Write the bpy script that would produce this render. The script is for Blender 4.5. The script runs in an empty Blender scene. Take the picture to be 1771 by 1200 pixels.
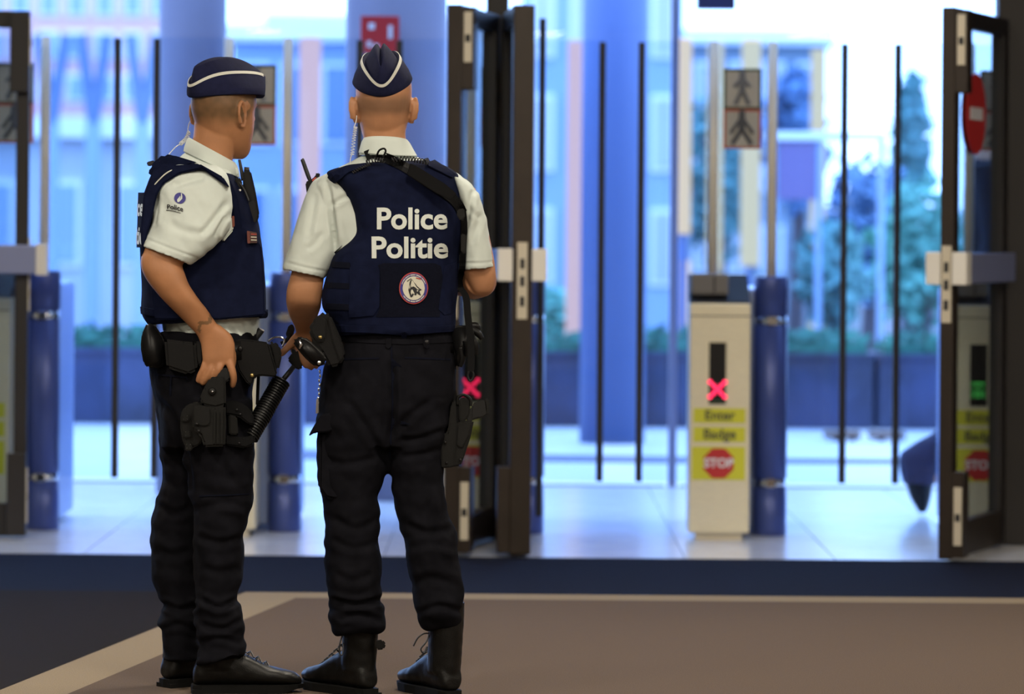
import bpy, bmesh, math, random
from mathutils import Vector, Matrix, noise
from mathutils.bvhtree import BVHTree
random.seed(7)

# ------------------------------------------------------------------ camera, world, large lights
SC = bpy.context.scene
COL = SC.collection
F, CX, HY, H = 6640.0, 885.5, 395.0, 1.31      # focal length and principal point in pixels, eye height
ROLL = math.radians(0.45)
cam = bpy.data.cameras.new('camera')
cam_o = bpy.data.objects.new('camera', cam)
COL.objects.link(cam_o)
cam.sensor_width = 36.0
cam.lens = F / 1771.0 * 36.0
cam.shift_y = -(600.0 - HY) / 1771.0
cam.clip_end = 500
cam.dof.use_dof = True
cam.dof.focus_distance = 10.72
cam.dof.aperture_fstop = 2.9
cam_o.matrix_world = Matrix.Translation((0, 0, H)) @ Matrix.Rotation(math.radians(90), 4, 'X') @ Matrix.Rotation(ROLL, 4, 'Z')
SC.camera = cam_o

W = bpy.data.worlds.new('world')
SC.world = W
W.use_nodes = True
_n, _l = W.node_tree.nodes, W.node_tree.links
_n.clear()
_o = _n.new('ShaderNodeOutputWorld'); _b = _n.new('ShaderNodeBackground')
_tc = _n.new('ShaderNodeTexCoord'); _ns = _n.new('ShaderNodeTexNoise'); _r = _n.new('ShaderNodeValToRGB')
_ns.inputs['Scale'].default_value = 3.0; _ns.inputs['Detail'].default_value = 4
_r.color_ramp.elements[0].position = 0.35; _r.color_ramp.elements[0].color = (0.20, 0.40, 1.0, 1)
_r.color_ramp.elements[1].position = 0.7; _r.color_ramp.elements[1].color = (0.45, 0.66, 1.0, 1)
_l.new(_tc.outputs['Generated'], _ns.inputs['Vector']); _l.new(_ns.outputs['Fac'], _r.inputs['Fac'])
_l.new(_r.outputs['Color'], _b.inputs['Color']); _b.inputs['Strength'].default_value = 5.6
_l.new(_b.outputs[0], _o.inputs[0])

vs = SC.view_settings
vs.view_transform = 'Standard'; vs.look = 'None'; vs.gamma = 1.0; vs.use_curve_mapping = False
vs.exposure = 0.0
SC.cycles.use_denoising = True
SC.cycles.max_bounces = 8
SC.cycles.transparent_max_bounces = 24
SC.cycles.sample_clamp_indirect = 6.0
CEIL = 3.3
HALL_LAMPS = [(x, y) for y in (1.5, 5.0, 8.2, 12.2) for x in (-2.6, 0.2, 3.0)]  # row nearest the doors is added to brighten the carpet
HALL_W = 72.0                                   # watts of each ceiling lamp

# ------------------------------------------------------------------ helpers
def lvl(px, py):
    u, v = px - CX, py - HY
    c, s = math.cos(ROLL), math.sin(ROLL)
    return u * c + v * s, -u * s + v * c
def at(px, py, d):
    """world point at depth d seen at a photo pixel"""
    u, v = lvl(px, py)
    return Vector((u * d / F, d, H - v * d / F))
def depth_floor(px, py):
    return F * H / lvl(px, py)[1]

MATS = {}
def mat(name, col, rough=0.6, metal=0.0, vary=0.0, vscale=8.0, bump=0.0, bscale=60.0, emit=None, estr=0.0, spec=0.5, sheen=0.0, coat=0.0, voronoi=False, stretch=None):
    if name in MATS: return MATS[name]
    m = bpy.data.materials.new(name); m.use_nodes = True
    nt = m.node_tree; b = nt.nodes['Principled BSDF']
    b.inputs['Base Color'].default_value = (*col, 1)
    b.inputs['Roughness'].default_value = rough
    b.inputs['Metallic'].default_value = metal
    b.inputs['Specular IOR Level'].default_value = spec
    if sheen: b.inputs['Sheen Weight'].default_value = sheen
    if coat: b.inputs['Coat Weight'].default_value = coat
    if vary or bump:
        tc = nt.nodes.new('ShaderNodeTexCoord'); src = tc.outputs['Object']
        if stretch:
            mp = nt.nodes.new('ShaderNodeMapping'); mp.inputs['Scale'].default_value = stretch
            nt.links.new(src, mp.inputs['Vector']); src = mp.outputs['Vector']
    if vary:
        ns = nt.nodes.new('ShaderNodeTexNoise'); ns.inputs['Scale'].default_value = vscale; ns.inputs['Detail'].default_value = 5
        rp = nt.nodes.new('ShaderNodeValToRGB')
        rp.color_ramp.elements[0].position = 0.3; rp.color_ramp.elements[1].position = 0.7
        rp.color_ramp.elements[0].color = (*[max(0, c * (1 - vary)) for c in col], 1)
        rp.color_ramp.elements[1].color = (*[min(1, c * (1 + vary)) for c in col], 1)
        nt.links.new(src, ns.inputs['Vector']); nt.links.new(ns.outputs['Fac'], rp.inputs['Fac'])
        nt.links.new(rp.outputs['Color'], b.inputs['Base Color'])
    if bump:
        n2 = nt.nodes.new('ShaderNodeTexVoronoi' if voronoi else 'ShaderNodeTexNoise'); n2.inputs['Scale'].default_value = bscale
        bp = nt.nodes.new('ShaderNodeBump'); bp.inputs['Strength'].default_value = bump; bp.inputs['Distance'].default_value = 0.004
        nt.links.new(src, n2.inputs['Vector']); nt.links.new(n2.outputs[0], bp.inputs['Height'])
        nt.links.new(bp.outputs['Normal'], b.inputs['Normal'])
    if emit:
        b.inputs['Emission Color'].default_value = (*emit, 1); b.inputs['Emission Strength'].default_value = estr
    MATS[name] = m
    return m
def glass(name, tint=(0.9, 0.95, 1.0), refl=0.08, rough=0.02, milk=0.0):
    """thin pane: see-through with a fresnel reflection and a trace of dirt"""
    if name in MATS: return MATS[name]
    m = bpy.data.materials.new(name); m.use_nodes = True
    nt = m.node_tree; n = nt.nodes; n.clear()
    o = n.new('ShaderNodeOutputMaterial'); t = n.new('ShaderNodeBsdfTransparent'); g = n.new('ShaderNodeBsdfGlossy')
    mx = n.new('ShaderNodeMixShader'); lw = n.new('ShaderNodeFresnel'); lw.inputs['IOR'].default_value = 1.45
    ma = n.new('ShaderNodeMath'); ma.operation = 'MULTIPLY'; ma.inputs[1].default_value = refl
    t.inputs['Color'].default_value = (*tint, 1); g.inputs['Roughness'].default_value = rough
    nt.links.new(lw.outputs[0], ma.inputs[0]); nt.links.new(ma.outputs[0], mx.inputs[0])
    nt.links.new(t.outputs[0], mx.inputs[1]); nt.links.new(g.outputs[0], mx.inputs[2])
    last = mx
    if milk:
        d = n.new('ShaderNodeBsdfDiffuse'); d.inputs['Color'].default_value = (0.8, 0.85, 0.9, 1)
        m2 = n.new('ShaderNodeMixShader'); m2.inputs[0].default_value = milk
        nt.links.new(mx.outputs[0], m2.inputs[1]); nt.links.new(d.outputs[0], m2.inputs[2]); last = m2
    nt.links.new(last.outputs[0], o.inputs[0])
    MATS[name] = m
    return m

def link_obj(name, me, parent=None):
    o = bpy.data.objects.new(name, me); COL.objects.link(o)
    if parent is not None: o.parent = parent
    return o
def obj(name, bm, m, parent=None, smooth=False, label=None):
    """one mesh object; geometry is given in world space (parents are Empties at the origin of their own space)"""
    me = bpy.data.meshes.new(name)
    bmesh.ops.recalc_face_normals(bm, faces=bm.faces)
    bm.to_mesh(me); bm.free()
    ms = m if isinstance(m, (list, tuple)) else [m]
    for x in ms: me.materials.append(x)
    if smooth:
        for p in me.polygons: p.use_smooth = True
    o = link_obj(name, me, parent)
    if parent is not None:
        o.matrix_parent_inverse = parent_world(parent).inverted()
    if label: o['label'] = label
    return o
def parent_world(p):
    m = p.matrix_basis.copy()
    while p.parent is not None:
        m = p.parent.matrix_basis @ p.matrix_parent_inverse @ m if False else p.parent.matrix_basis @ p.matrix_parent_inverse @ m
        p = p.parent
    return m
def tag(o, label, cat, group=None, kind=None):
    o['label'] = label; o['category'] = cat
    if group: o['group'] = group
    if kind: o['kind'] = kind
    return o
def struct(o):
    o['kind'] = 'structure'; return o
def thing(name, label, cat, loc=(0, 0, 0), group=None):
    o = bpy.data.objects.new(name, None); COL.objects.link(o); o.location = loc
    o.empty_display_size = 0.1
    return tag(o, label, cat, group)

def BM(): return bmesh.new()
def box(bm, x0, x1, y0, y1, z0, z1, bev=0.0, M=None, mi=0):
    vs_ = [bm.verts.new((x, y, z)) for x in (x0, x1) for y in (y0, y1) for z in (z0, z1)]
    idx = ((0, 1, 3, 2), (4, 6, 7, 5), (0, 4, 5, 1), (2, 3, 7, 6), (0, 2, 6, 4), (1, 5, 7, 3))
    fs = [bm.faces.new([vs_[i] for i in f]) for f in idx]
    for f in fs: f.material_index = mi
    if M is not None:
        for v in vs_: v.co = M @ v.co
    if bev:
        es = list({e for f in fs for e in f.edges})
        bmesh.ops.bevel(bm, geom=es, offset=bev, segments=2, affect='EDGES', profile=0.6)
    return vs_
def frame_mat(d, up=Vector((0, 0, 1))):
    d = d.normalized()
    if abs(d.dot(up)) > 0.98: up = Vector((0, 1, 0)) if abs(d.y) < 0.9 else Vector((1, 0, 0))
    a = up.cross(d).normalized(); b = d.cross(a).normalized()
    return a, b
def skin_rings(bm, rings, cap=True, closed=True, mi=0):
    rv = [[bm.verts.new(p) for p in r] for r in rings]
    n = len(rv[0])
    for i in range(len(rv) - 1):
        for j in range(n if closed else n - 1):
            k = (j + 1) % n
            f = bm.faces.new((rv[i][j], rv[i][k], rv[i + 1][k], rv[i + 1][j])); f.material_index = mi
    if cap and closed:
        bm.faces.new(list(reversed(rv[0]))).material_index = mi; bm.faces.new(rv[-1]).material_index = mi
    return rv
def tube(bm, pts, rad, n=12, cap=True, up=Vector((0, 0, 1)), flat=None, mi=0):
    """round (or flat=(ra,rb) elliptical) tube along pts; rad number or list"""
    pts = [Vector(p) for p in pts]
    rings = []; pa = None
    for i, p in enumerate(pts):
        d = (pts[min(i + 1, len(pts) - 1)] - pts[max(i - 1, 0)])
        if d.length < 1e-9: d = Vector((0, 0, 1))
        d.normalize()
        if pa is None: a, b = frame_mat(d, up)
        else:
            a = pa - d * pa.dot(d)
            a = a.normalized() if a.length > 1e-6 else frame_mat(d, up)[0]
            b = d.cross(a).normalized()
        pa = a
        r = rad[i] if isinstance(rad, (list, tuple)) else rad
        ra, rb = r if isinstance(r, (list, tuple)) else (r, r)
        rings.append([p + a * (ra * math.cos(2 * math.pi * k / n)) + b * (rb * math.sin(2 * math.pi * k / n)) for k in range(n)])
    return skin_rings(bm, rings, cap, mi=mi)
def lathe(bm, prof, c=(0, 0, 0), n=20, M=None, mi=0):
    c = Vector(c); rings = []
    for r, z in prof:
        ring = [Vector((max(r, 1e-4) * math.cos(2 * math.pi * k / n), max(r, 1e-4) * math.sin(2 * math.pi * k / n), z)) for k in range(n)]
        rings.append([(M @ p if M is not None else p) + c for p in ring])
    return skin_rings(bm, rings, True, mi=mi)
def prism(bm, poly, d, M=None, mi=0):
    """extrude a 2-D outline (x,z) from y=0 to y=d"""
    a = [bm.verts.new((p[0], 0, p[1])) for p in poly]; b = [bm.verts.new((p[0], d, p[1])) for p in poly]
    n = len(poly)
    fs = [bm.faces.new(a), bm.faces.new(list(reversed(b)))]
    for i in range(n):
        fs.append(bm.faces.new((a[i], b[i], b[(i + 1) % n], a[(i + 1) % n])))
    for f in fs: f.material_index = mi
    if M is not None:
        for v in a + b: v.co = M @ v.co
    return a + b
def catmull(pts, per=6):
    P = [Vector(p) for p in pts]; out = []
    for i in range(len(P) - 1):
        p0, p1, p2, p3 = P[max(i - 1, 0)], P[i], P[i + 1], P[min(i + 2, len(P) - 1)]
        for k in range(per):
            t = k / per
            out.append(0.5 * ((2 * p1) + (p2 - p0) * t + (2 * p0 - 5 * p1 + 4 * p2 - p3) * t * t + (3 * p1 - p0 - 3 * p2 + p3) * t ** 3))
    out.append(P[-1]); return out
def text_mesh(body, size, bold=0.0, extrude=0.0, align='CENTER', shear=0.0, space=1.0):
    """mesh of a line of text lying in its local XY plane"""
    cu = bpy.data.curves.new('t', 'FONT'); cu.body = body; cu.size = size; cu.offset = bold; cu.extrude = extrude
    cu.align_x = align; cu.align_y = 'CENTER'; cu.shear = shear; cu.space_character = space; cu.resolution_u = 4
    o = bpy.data.objects.new('t', cu); COL.objects.link(o)
    dg = bpy.context.evaluated_depsgraph_get()
    me = bpy.data.meshes.new_from_object(o.evaluated_get(dg))
    bpy.data.objects.remove(o); bpy.data.curves.remove(cu)
    return me
def text_obj(name, body, size, M, m, parent=None, bold=0.0, extrude=0.001, **kw):
    me = text_mesh(body, size, bold, extrude, **kw)
    me.transform(M); me.name = name; me.materials.clear(); me.materials.append(m)
    o = link_obj(name, me, parent)
    if parent is not None: o.matrix_parent_inverse = parent_world(parent).inverted()
    return o
def copy_tree(o, parent=None, move=None):
    c = o.copy(); COL.objects.link(c)
    if parent is not None: c.parent = parent
    elif move is not None: c.location = o.location + Vector(move)
    for ch in [x for x in bpy.data.objects if x.parent == o]: copy_tree(ch, c)
    return c
# ------------------------------------------------------------------ the setting: hall, lobby, facade
Y_MAT, Y_WALL, Y_FAC = 15.3, 16.05, 19.6
M_brown = mat('brown_carpet', (0.112, 0.083, 0.064), 0.97, vary=0.22, vscale=260, bump=0.5, bscale=900, spec=0.03)
M_dark = mat('dark_carpet', (0.02, 0.017, 0.016), 0.97, vary=0.2, vscale=260, bump=0.5, bscale=900, spec=0.03)
M_beige = mat('beige_carpet', (0.25, 0.2, 0.14), 0.97, vary=0.15, vscale=260, bump=0.5, bscale=900, spec=0.03)
M_mat = mat('blue_mat', (0.012, 0.0145, 0.027), 0.95, vary=0.2, vscale=120, bump=0.5, bscale=500, spec=0.04)
M_tile = mat('polished_tile', (0.7, 0.7, 0.7), 0.2, vary=0.06, vscale=6, spec=0.7)
M_grout = mat('grout', (0.22, 0.22, 0.24), 0.5)
M_paint = mat('hall_paint', (0.42, 0.38, 0.33), 0.8)
M_ceil = mat('ceiling_paint', (0.62, 0.6, 0.56), 0.9)
M_frame = mat('bronze_frame', (0.026, 0.0175, 0.012), 0.42, metal=0.35, vary=0.15, vscale=10)
M_framed = mat('dark_frame', (0.016, 0.013, 0.012), 0.5, metal=0.2)
M_steel = mat('brushed_steel', (0.76, 0.69, 0.5), 0.42, metal=0.35, vary=0.06, vscale=30, stretch=(1, 1, 14))
M_pole = mat('satin_pole', (0.85, 0.77, 0.6), 0.45, metal=0.1)
M_plate = mat('latch_plate', (0.62, 0.56, 0.44), 0.35, metal=0.3)
M_white = mat('white_plastic', (0.75, 0.72, 0.66), 0.4)
M_bluemet = mat('blue_metal', (0.055, 0.085, 0.29), 0.36, metal=0.2)
M_bluelt = mat('pale_blue_metal', (0.3, 0.38, 0.62), 0.35, metal=0.4)
M_chrome = mat('chrome', (0.75, 0.76, 0.8), 0.12, metal=1.0)
M_black = mat('black_rubber', (0.012, 0.012, 0.014), 0.5)
M_glass = glass('gate_glass', (0.9, 0.95, 1.0), 1.0)
M_doorglass = glass('door_glass', (0.8, 0.84, 0.86), 0.3)
M_facglass = glass('facade_glass', (0.97, 0.99, 1.0), 0.6)
M_column = mat('lavender_column', (0.2, 0.185, 0.25), 0.55, vary=0.05, vscale=3)

def flat(name, poly, z, m):
    bm = BM(); f = [bm.verts.new((x, y, z)) for x, y in poly]; g = [bm.verts.new((x, y, z - 0.012)) for x, y in poly]
    bm.faces.new(f); bm.faces.new(list(reversed(g)))
    for i in range(len(poly)): bm.faces.new((f[i], g[i], g[(i + 1) % len(poly)], f[(i + 1) % len(poly)]))
    return struct(obj(name, bm, m))
XL, XR, YB = -5.5, 5.5, -3.0
fl = flat('floor', [(XL, YB), (XR, YB), (XR, Y_MAT), (XL, Y_MAT)], -0.012, M_brown)
Y1, Y2 = 13.76, 13.56
def stx(y, a, b):  # diagonal stripe edges
    return a + (b - a) * (13.76 - y) / (13.76 - 10.75)
xo = lambda y: stx(y, -0.945, -1.44)
xi = lambda y: stx(y, -0.72, -1.228)
c_brown = flat('carpet_brown', [(xi(YB), YB), (XR, YB), (XR, Y2), (xi(Y2), Y2)], 0.0, M_brown)
c_dark = flat('carpet_dark', [(XL, YB), (xo(YB), YB), (xo(Y1), Y1), (XL, Y1)], 0.0, M_dark)
c_str = flat('carpet_stripe', [(xo(YB), YB), (xi(YB), YB), (xi(Y2), Y2), (XR, Y2), (XR, Y1), (xo(Y1), Y1)], 0.0, M_beige)
c_mat = flat('entrance_mat', [(XL, Y1), (XR, Y1), (XR, Y_MAT), (XL, Y_MAT)], 0.0, M_mat)
for c in (c_brown, c_dark, c_str, c_mat): c.parent = fl; del c['kind']
c_mat['label'] = 'dark blue entrance mat before the doors'; c_str['label'] = 'beige carpet stripe'
# lobby floor of large polished tiles
lob = flat('floor_lobby', [(-6, Y_MAT), (6, Y_MAT), (6, Y_FAC), (-6, Y_FAC)], -0.006, M_grout)
bm = BM(); TS = 0.6
box(bm, 0.0025, TS - 0.0025, 0.0025, TS - 0.0025, -0.008, 0.0)
tile0 = obj('floor_tile', bm, M_tile, lob)
k = 0
for j in range(int((Y_FAC - Y_MAT) / TS) + 1):
    for i in range(-6, 6):
        t = tile0 if k == 0 else tile0.copy()
        if k: COL.objects.link(t)
        t.location = (i * TS + 0.1, Y_MAT + j * TS, 0.0005 * math.sin(i * 3.1 + j * 1.7)); k += 1
        if Y_MAT + (j + 1) * TS > Y_FAC: t.scale.y = max(0.05, (Y_FAC - Y_MAT - j * TS) / TS)
def wallbox(name, *a, m=M_paint):
    bm = BM(); box(bm, *a); return struct(obj(name, bm, m))
wallbox('wall_left', XL - 0.1, XL, YB, Y_WALL, 0, CEIL)
wallbox('wall_right', XR, XR + 0.1, YB, Y_WALL, 0, CEIL)
wallbox('wall_back', XL, XR, YB - 0.1, YB, 0, CEIL)
wallbox('ceiling', XL - 0.1, XR + 0.1, YB - 0.1, Y_WALL + 0.2, CEIL, CEIL + 0.1, m=M_ceil)
wallbox('wall_front', XL, XR, Y_WALL + 0.02, Y_WALL + 0.16, 2.62, CEIL, m=M_framed)
# unseen lobby roof on beams, glazed to let sky light brighten the floor
roof = bpy.data.objects.new('ceiling_lobby', None); COL.objects.link(roof); struct(roof); roof.location = (0, Y_WALL, CEIL)
for i in range(11):
    x = -6 + i * 1.2
    bm = BM(); box(bm, x - .03, x + .03, Y_WALL + .2, Y_FAC + .2, CEIL, CEIL + .12); obj('beam', bm, M_pole, roof)
    if i < 10:
        bm = BM(); box(bm, x + .03, x + 1.17, Y_WALL + .2, Y_FAC + .2, CEIL + .08, CEIL + .09); obj('roof_pane', bm, M_facglass, roof)
# lamps of the hall: recessed square ceiling luminaires, plus the added foremost row
M_lamp = mat('lamp_diffuser', (0.9, 0.88, 0.82), 0.5, emit=(1.0, 0.86, 0.66), estr=3.0)
for i, (x, y) in enumerate(HALL_LAMPS):
    t = thing('ceiling_lamp', 'square hall ceiling lamp in the %s row, %s' % (('hindmost', 'second', 'third', 'added foremost')[i // 3], ('left', 'centre', 'right')[i % 3]), 'lamp', (x, y, CEIL), 'ceiling lamps of the hall')
    bm = BM(); box(bm, x - .32, x + .32, y - .32, y + .32, CEIL - .03, CEIL - 0.001, 0.006); obj('housing', bm, M_white, t)
    bm = BM(); box(bm, x - .28, x + .28, y - .28, y + .28, CEIL - .034, CEIL - .028); obj('diffuser', bm, M_lamp, t)
    L = bpy.data.lights.new('lamp_light', 'AREA'); L.shape = 'SQUARE'; L.size = 0.56; L.energy = HALL_W; L.color = (1.0, 0.9, 0.74)
    lo = bpy.data.objects.new('lamp_light', L); COL.objects.link(lo); lo.location = (0, 0, -0.04); lo.parent = t

# ---- door leaves (bronze frames, glazed)
def leaf(name, free, hinge, label, thick=0.055, top=2.2, sign=False, stile=0.085, flip=1, bars=(1, -1), over=0.0, fm=None, plates=True):
    M_frame = fm or globals()['M_frame']
    """free, hinge: (x, y) on plan"""
    f, h = Vector((*free, 0)), Vector((*hinge, 0)); d = (h - f); L = d.length; d.normalize(); nrm = Vector((-d.y, d.x, 0))
    M = Matrix(((d.x, nrm.x, 0, f.x), (d.y, nrm.y, 0, f.y), (0, 0, 1, 0), (0, 0, 0, 1)))
    t = bpy.data.objects.new(name, None); COL.objects.link(t); t.location = (f.x, f.y, 0); t['kind'] = 'structure'; t['label'] = label
    h2 = thick / 2
    bm = BM(); box(bm, 0, stile, -h2, h2, 0.012, top, 0.006, M); obj('lock_stile', bm, M_frame, t)
    bm = BM(); box(bm, L - stile, L, -h2, h2, 0.012, top, 0.006, M); obj('hinge_stile', bm, M_framed, t)
    bm = BM(); box(bm, stile, L - stile, -h2, h2, 0.012, 0.15, 0.004, M); obj('bottom_rail', bm, M_frame, t)
    bm = BM(); box(bm, stile, L - stile, -h2, h2, top - .07, top, 0.004, M); obj('top_rail', bm, M_framed, t)
    bm = BM(); box(bm, stile - .005, L - stile + .005, -0.004, 0.004, 0.14, top - .06, 0, M); obj('pane', bm, M_doorglass, t)
    for s in bars:   # push bars on the faces
        pb = BM(); y0, y1 = sorted((s * (h2 + 0.012), s * (h2 + 0.05)))
        box(pb, 0.03 - over, L - 0.06, y0, y1, 1.105, 1.225, 0.006, M); b = obj('push_bar', pb, M_pushblue, t)
        e = BM(); y0, y1 = sorted((s * (h2 - 0.004), s * (h2 + 0.056)))
        box(e, -0.012 - over, 0.075 - over - (.04 if over else 0), y0, y1, 1.1, 1.23, 0.005, M); obj('end_cap', e, M_white, b)
    pl = BM(); box(pl, -0.006, 0.004, -0.02, 0.02, 0.95, 1.255, 0, M); p_ = obj('lock_plate', pl, M_plate, t)
    for z in (1.0, 1.08, 1.15):
        q = BM(); box(q, -0.009, 0, -0.009, 0.009, z, z + .04, 0, M); obj('latch_slot', q, M_black, p_)
    for z0, z1, a, b_ in ((1.86, 2.19, 1.97, 2.17), (0.02, 0.36, 0.07, 0.3))[0 if plates else 1:]:   # top and bottom bolt boxes
        s = flip
        y0, y1 = sorted((s * h2, s * (h2 + 0.05)))
        q = BM(); box(q, 0.0, 0.08, y0, y1, z0, z1, 0.003, M); k_ = obj('bolt_box', q, M_frame, t)
        if not plates: continue
        y0, y1 = sorted((s * (h2 + .01), s * (h2 + 0.042)))
        q = BM(); box(q, -0.006, 0.002, y0, y1, a, b_, 0, M); obj('bolt_plate', q, M_plate, k_)
        q = BM(); box(q, -0.009, 0.0, y0 + .006, y1 - .006, (a + b_) / 2 - .02, (a + b_) / 2 + .01, 0, M); obj('bolt_slot', q, M_black, k_)
    return t, M, L
M_pushblue = mat('push_bar_grey', (0.22, 0.25, 0.42), 0.4, metal=0.2)
leafC, MC, LC = leaf('door_1', (1.722, 15.2), (2.045, 16.05), 'open glazed bronze door leaf with a round no-entry sign', flip=-1)
leafA, MA, LA = leaf('door_2', (-0.235, 15.28), (-0.085, 16.05), 'open glazed bronze door leaf behind the standing officer', thick=0.06, flip=-1, bars=())
leafB, MB_, LB = leaf('door_3', (0.042, 15.28), (-0.005, 16.05), 'open bronze door leaf seen edge-on', thick=0.085, bars=(1, -1), flip=1, plates=False)
leafD, MD, LD = leaf('door_4', (-2.016, 16.02), (-2.95, 15.95), 'glazed bronze door leaf at the left edge', thick=0.055, flip=1, stile=.055, over=.068, fm=M_framed)
# no-entry sign stuck on door_1
M_red = mat('sign_red', (0.5, 0.02, 0.02), 0.5); M_wht = mat('sign_white', (0.7, 0.7, 0.72), 0.5)
sg = thing('no_entry_sign', 'round red no-entry sign with a white bar on the right door glass', 'sign', MC @ Vector((0.42, 0.01, 1.79)))
def disc(bm, r, y0, y1, M, c=(0, 0), n=36):
    a = [bm.verts.new(M @ Vector((c[0] + r * math.cos(2 * math.pi * k / n), y0, c[1] + r * math.sin(2 * math.pi * k / n)))) for k in range(n)]
    b = [bm.verts.new(M @ Vector((c[0] + r * math.cos(2 * math.pi * k / n), y1, c[1] + r * math.sin(2 * math.pi * k / n)))) for k in range(n)]
    bm.faces.new(a); bm.faces.new(list(reversed(b)))
    for k in range(n): bm.faces.new((a[k], b[k], b[(k + 1) % n], a[(k + 1) % n]))
bm = BM(); disc(bm, 0.165, 0.006, 0.011, MC, (0.42, 1.79)); obj('disc', bm, M_red, sg)
bm = BM(); box(bm, 0.32, 0.52, 0.0105, 0.014, 1.765, 1.815, 0, MC); obj('bar', bm, M_wht, sg)
bm = BM(); disc(bm, 0.165, -0.011, -0.006, MC, (0.42, 1.79)); obj('disc', bm, M_red, sg)
bm = BM(); box(bm, 0.32, 0.52, -0.014, -0.0105, 1.765, 1.815, 0, MC); obj('bar', bm, M_wht, sg)
# pillars (door posts) with hinge knuckles
def post(name, x0, x1, y0, y1, label):
    t = bpy.data.objects.new(name, None); COL.objects.link(t); t.location = ((x0 + x1) / 2, (y0 + y1) / 2, 0); t['kind'] = 'structure'; t['label'] = label
    bm = BM(); box(bm, x0, x1, y0, y1, 0, 2.62, 0.008); obj('post_body', bm, M_framed, t)
    for z in (0.25, 1.0, 1.75, 1.87):
        bm = BM(); lathe(bm, [(0.017, z), (0.02, z + .004), (0.02, z + .1), (0.017, z + .105)], ((x0 + x1) / 2 + .02, y0 - .02, 0), 14); obj('hinge_knuckle', bm, M_frame, t)
    return t
post('trim_1', -0.115, -0.02, 16.08, 16.2, 'dark bronze door post with hinges')
post('trim_2', 2.03, 2.3, 16.08, 16.2, 'dark bronze door post at the right edge')
bm = BM(); tube(bm, [(0.121, 15.9, 0.12), (0.121, 15.9, 2.18)], 0.0135, 10); tag(obj('vertical_pull_bar', bm, M_black), 'thin black vertical pull bar beside the edge-on door', 'bar')
wallbox('wall_front_right', 2.3, XR, 16.08, 16.2, 0, 2.62, m=M_framed)
# header over the doors
bm = BM(); box(bm, XL, XR, 16.06, 16.18, 2.5, 2.62, 0.005); o = obj('trim_3', bm, M_framed); struct(o)

# ---- glass wing turnstiles
T0, TSP = 0.99, 1.043
M_panel = mat('display_black', (0.006, 0.006, 0.007), 0.25)
M_yel = mat('label_yellow', (0.62, 0.6, 0.03), 0.55)
M_ledr = mat('led_red', (0.8, 0.02, 0.08), 0.4, emit=(1.0, 0.02, 0.1), estr=2.2)
M_ledg = mat('led_green', (0.02, 0.3, 0.05), 0.4, emit=(0.1, 0.75, 0.12), estr=0.8)
M_ledo = mat('led_off', (0.02, 0.06, 0.03), 0.4)
M_ink = mat('label_ink', (0.05, 0.05, 0.04), 0.6)
M_reader = mat('reader_grey', (0.16, 0.15, 0.14), 0.6)
M_pic = mat('picto_grey', (0.5, 0.48, 0.42), 0.6); M_picg = mat('picto_green', (0.06, 0.09, 0.05), 0.6); M_picr = mat('picto_red', (0.5, 0.1, 0.06), 0.6); M_picd = mat('picto_dark', (0.1, 0.1, 0.1), 0.6); M_picm = mat('picto_mid', (0.17, 0.17, 0.17), 0.6)
YF, YP = 16.22, 16.52
TXT = Matrix.Rotation(math.radians(90), 4, 'X')       # text stands up facing -Y
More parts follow.
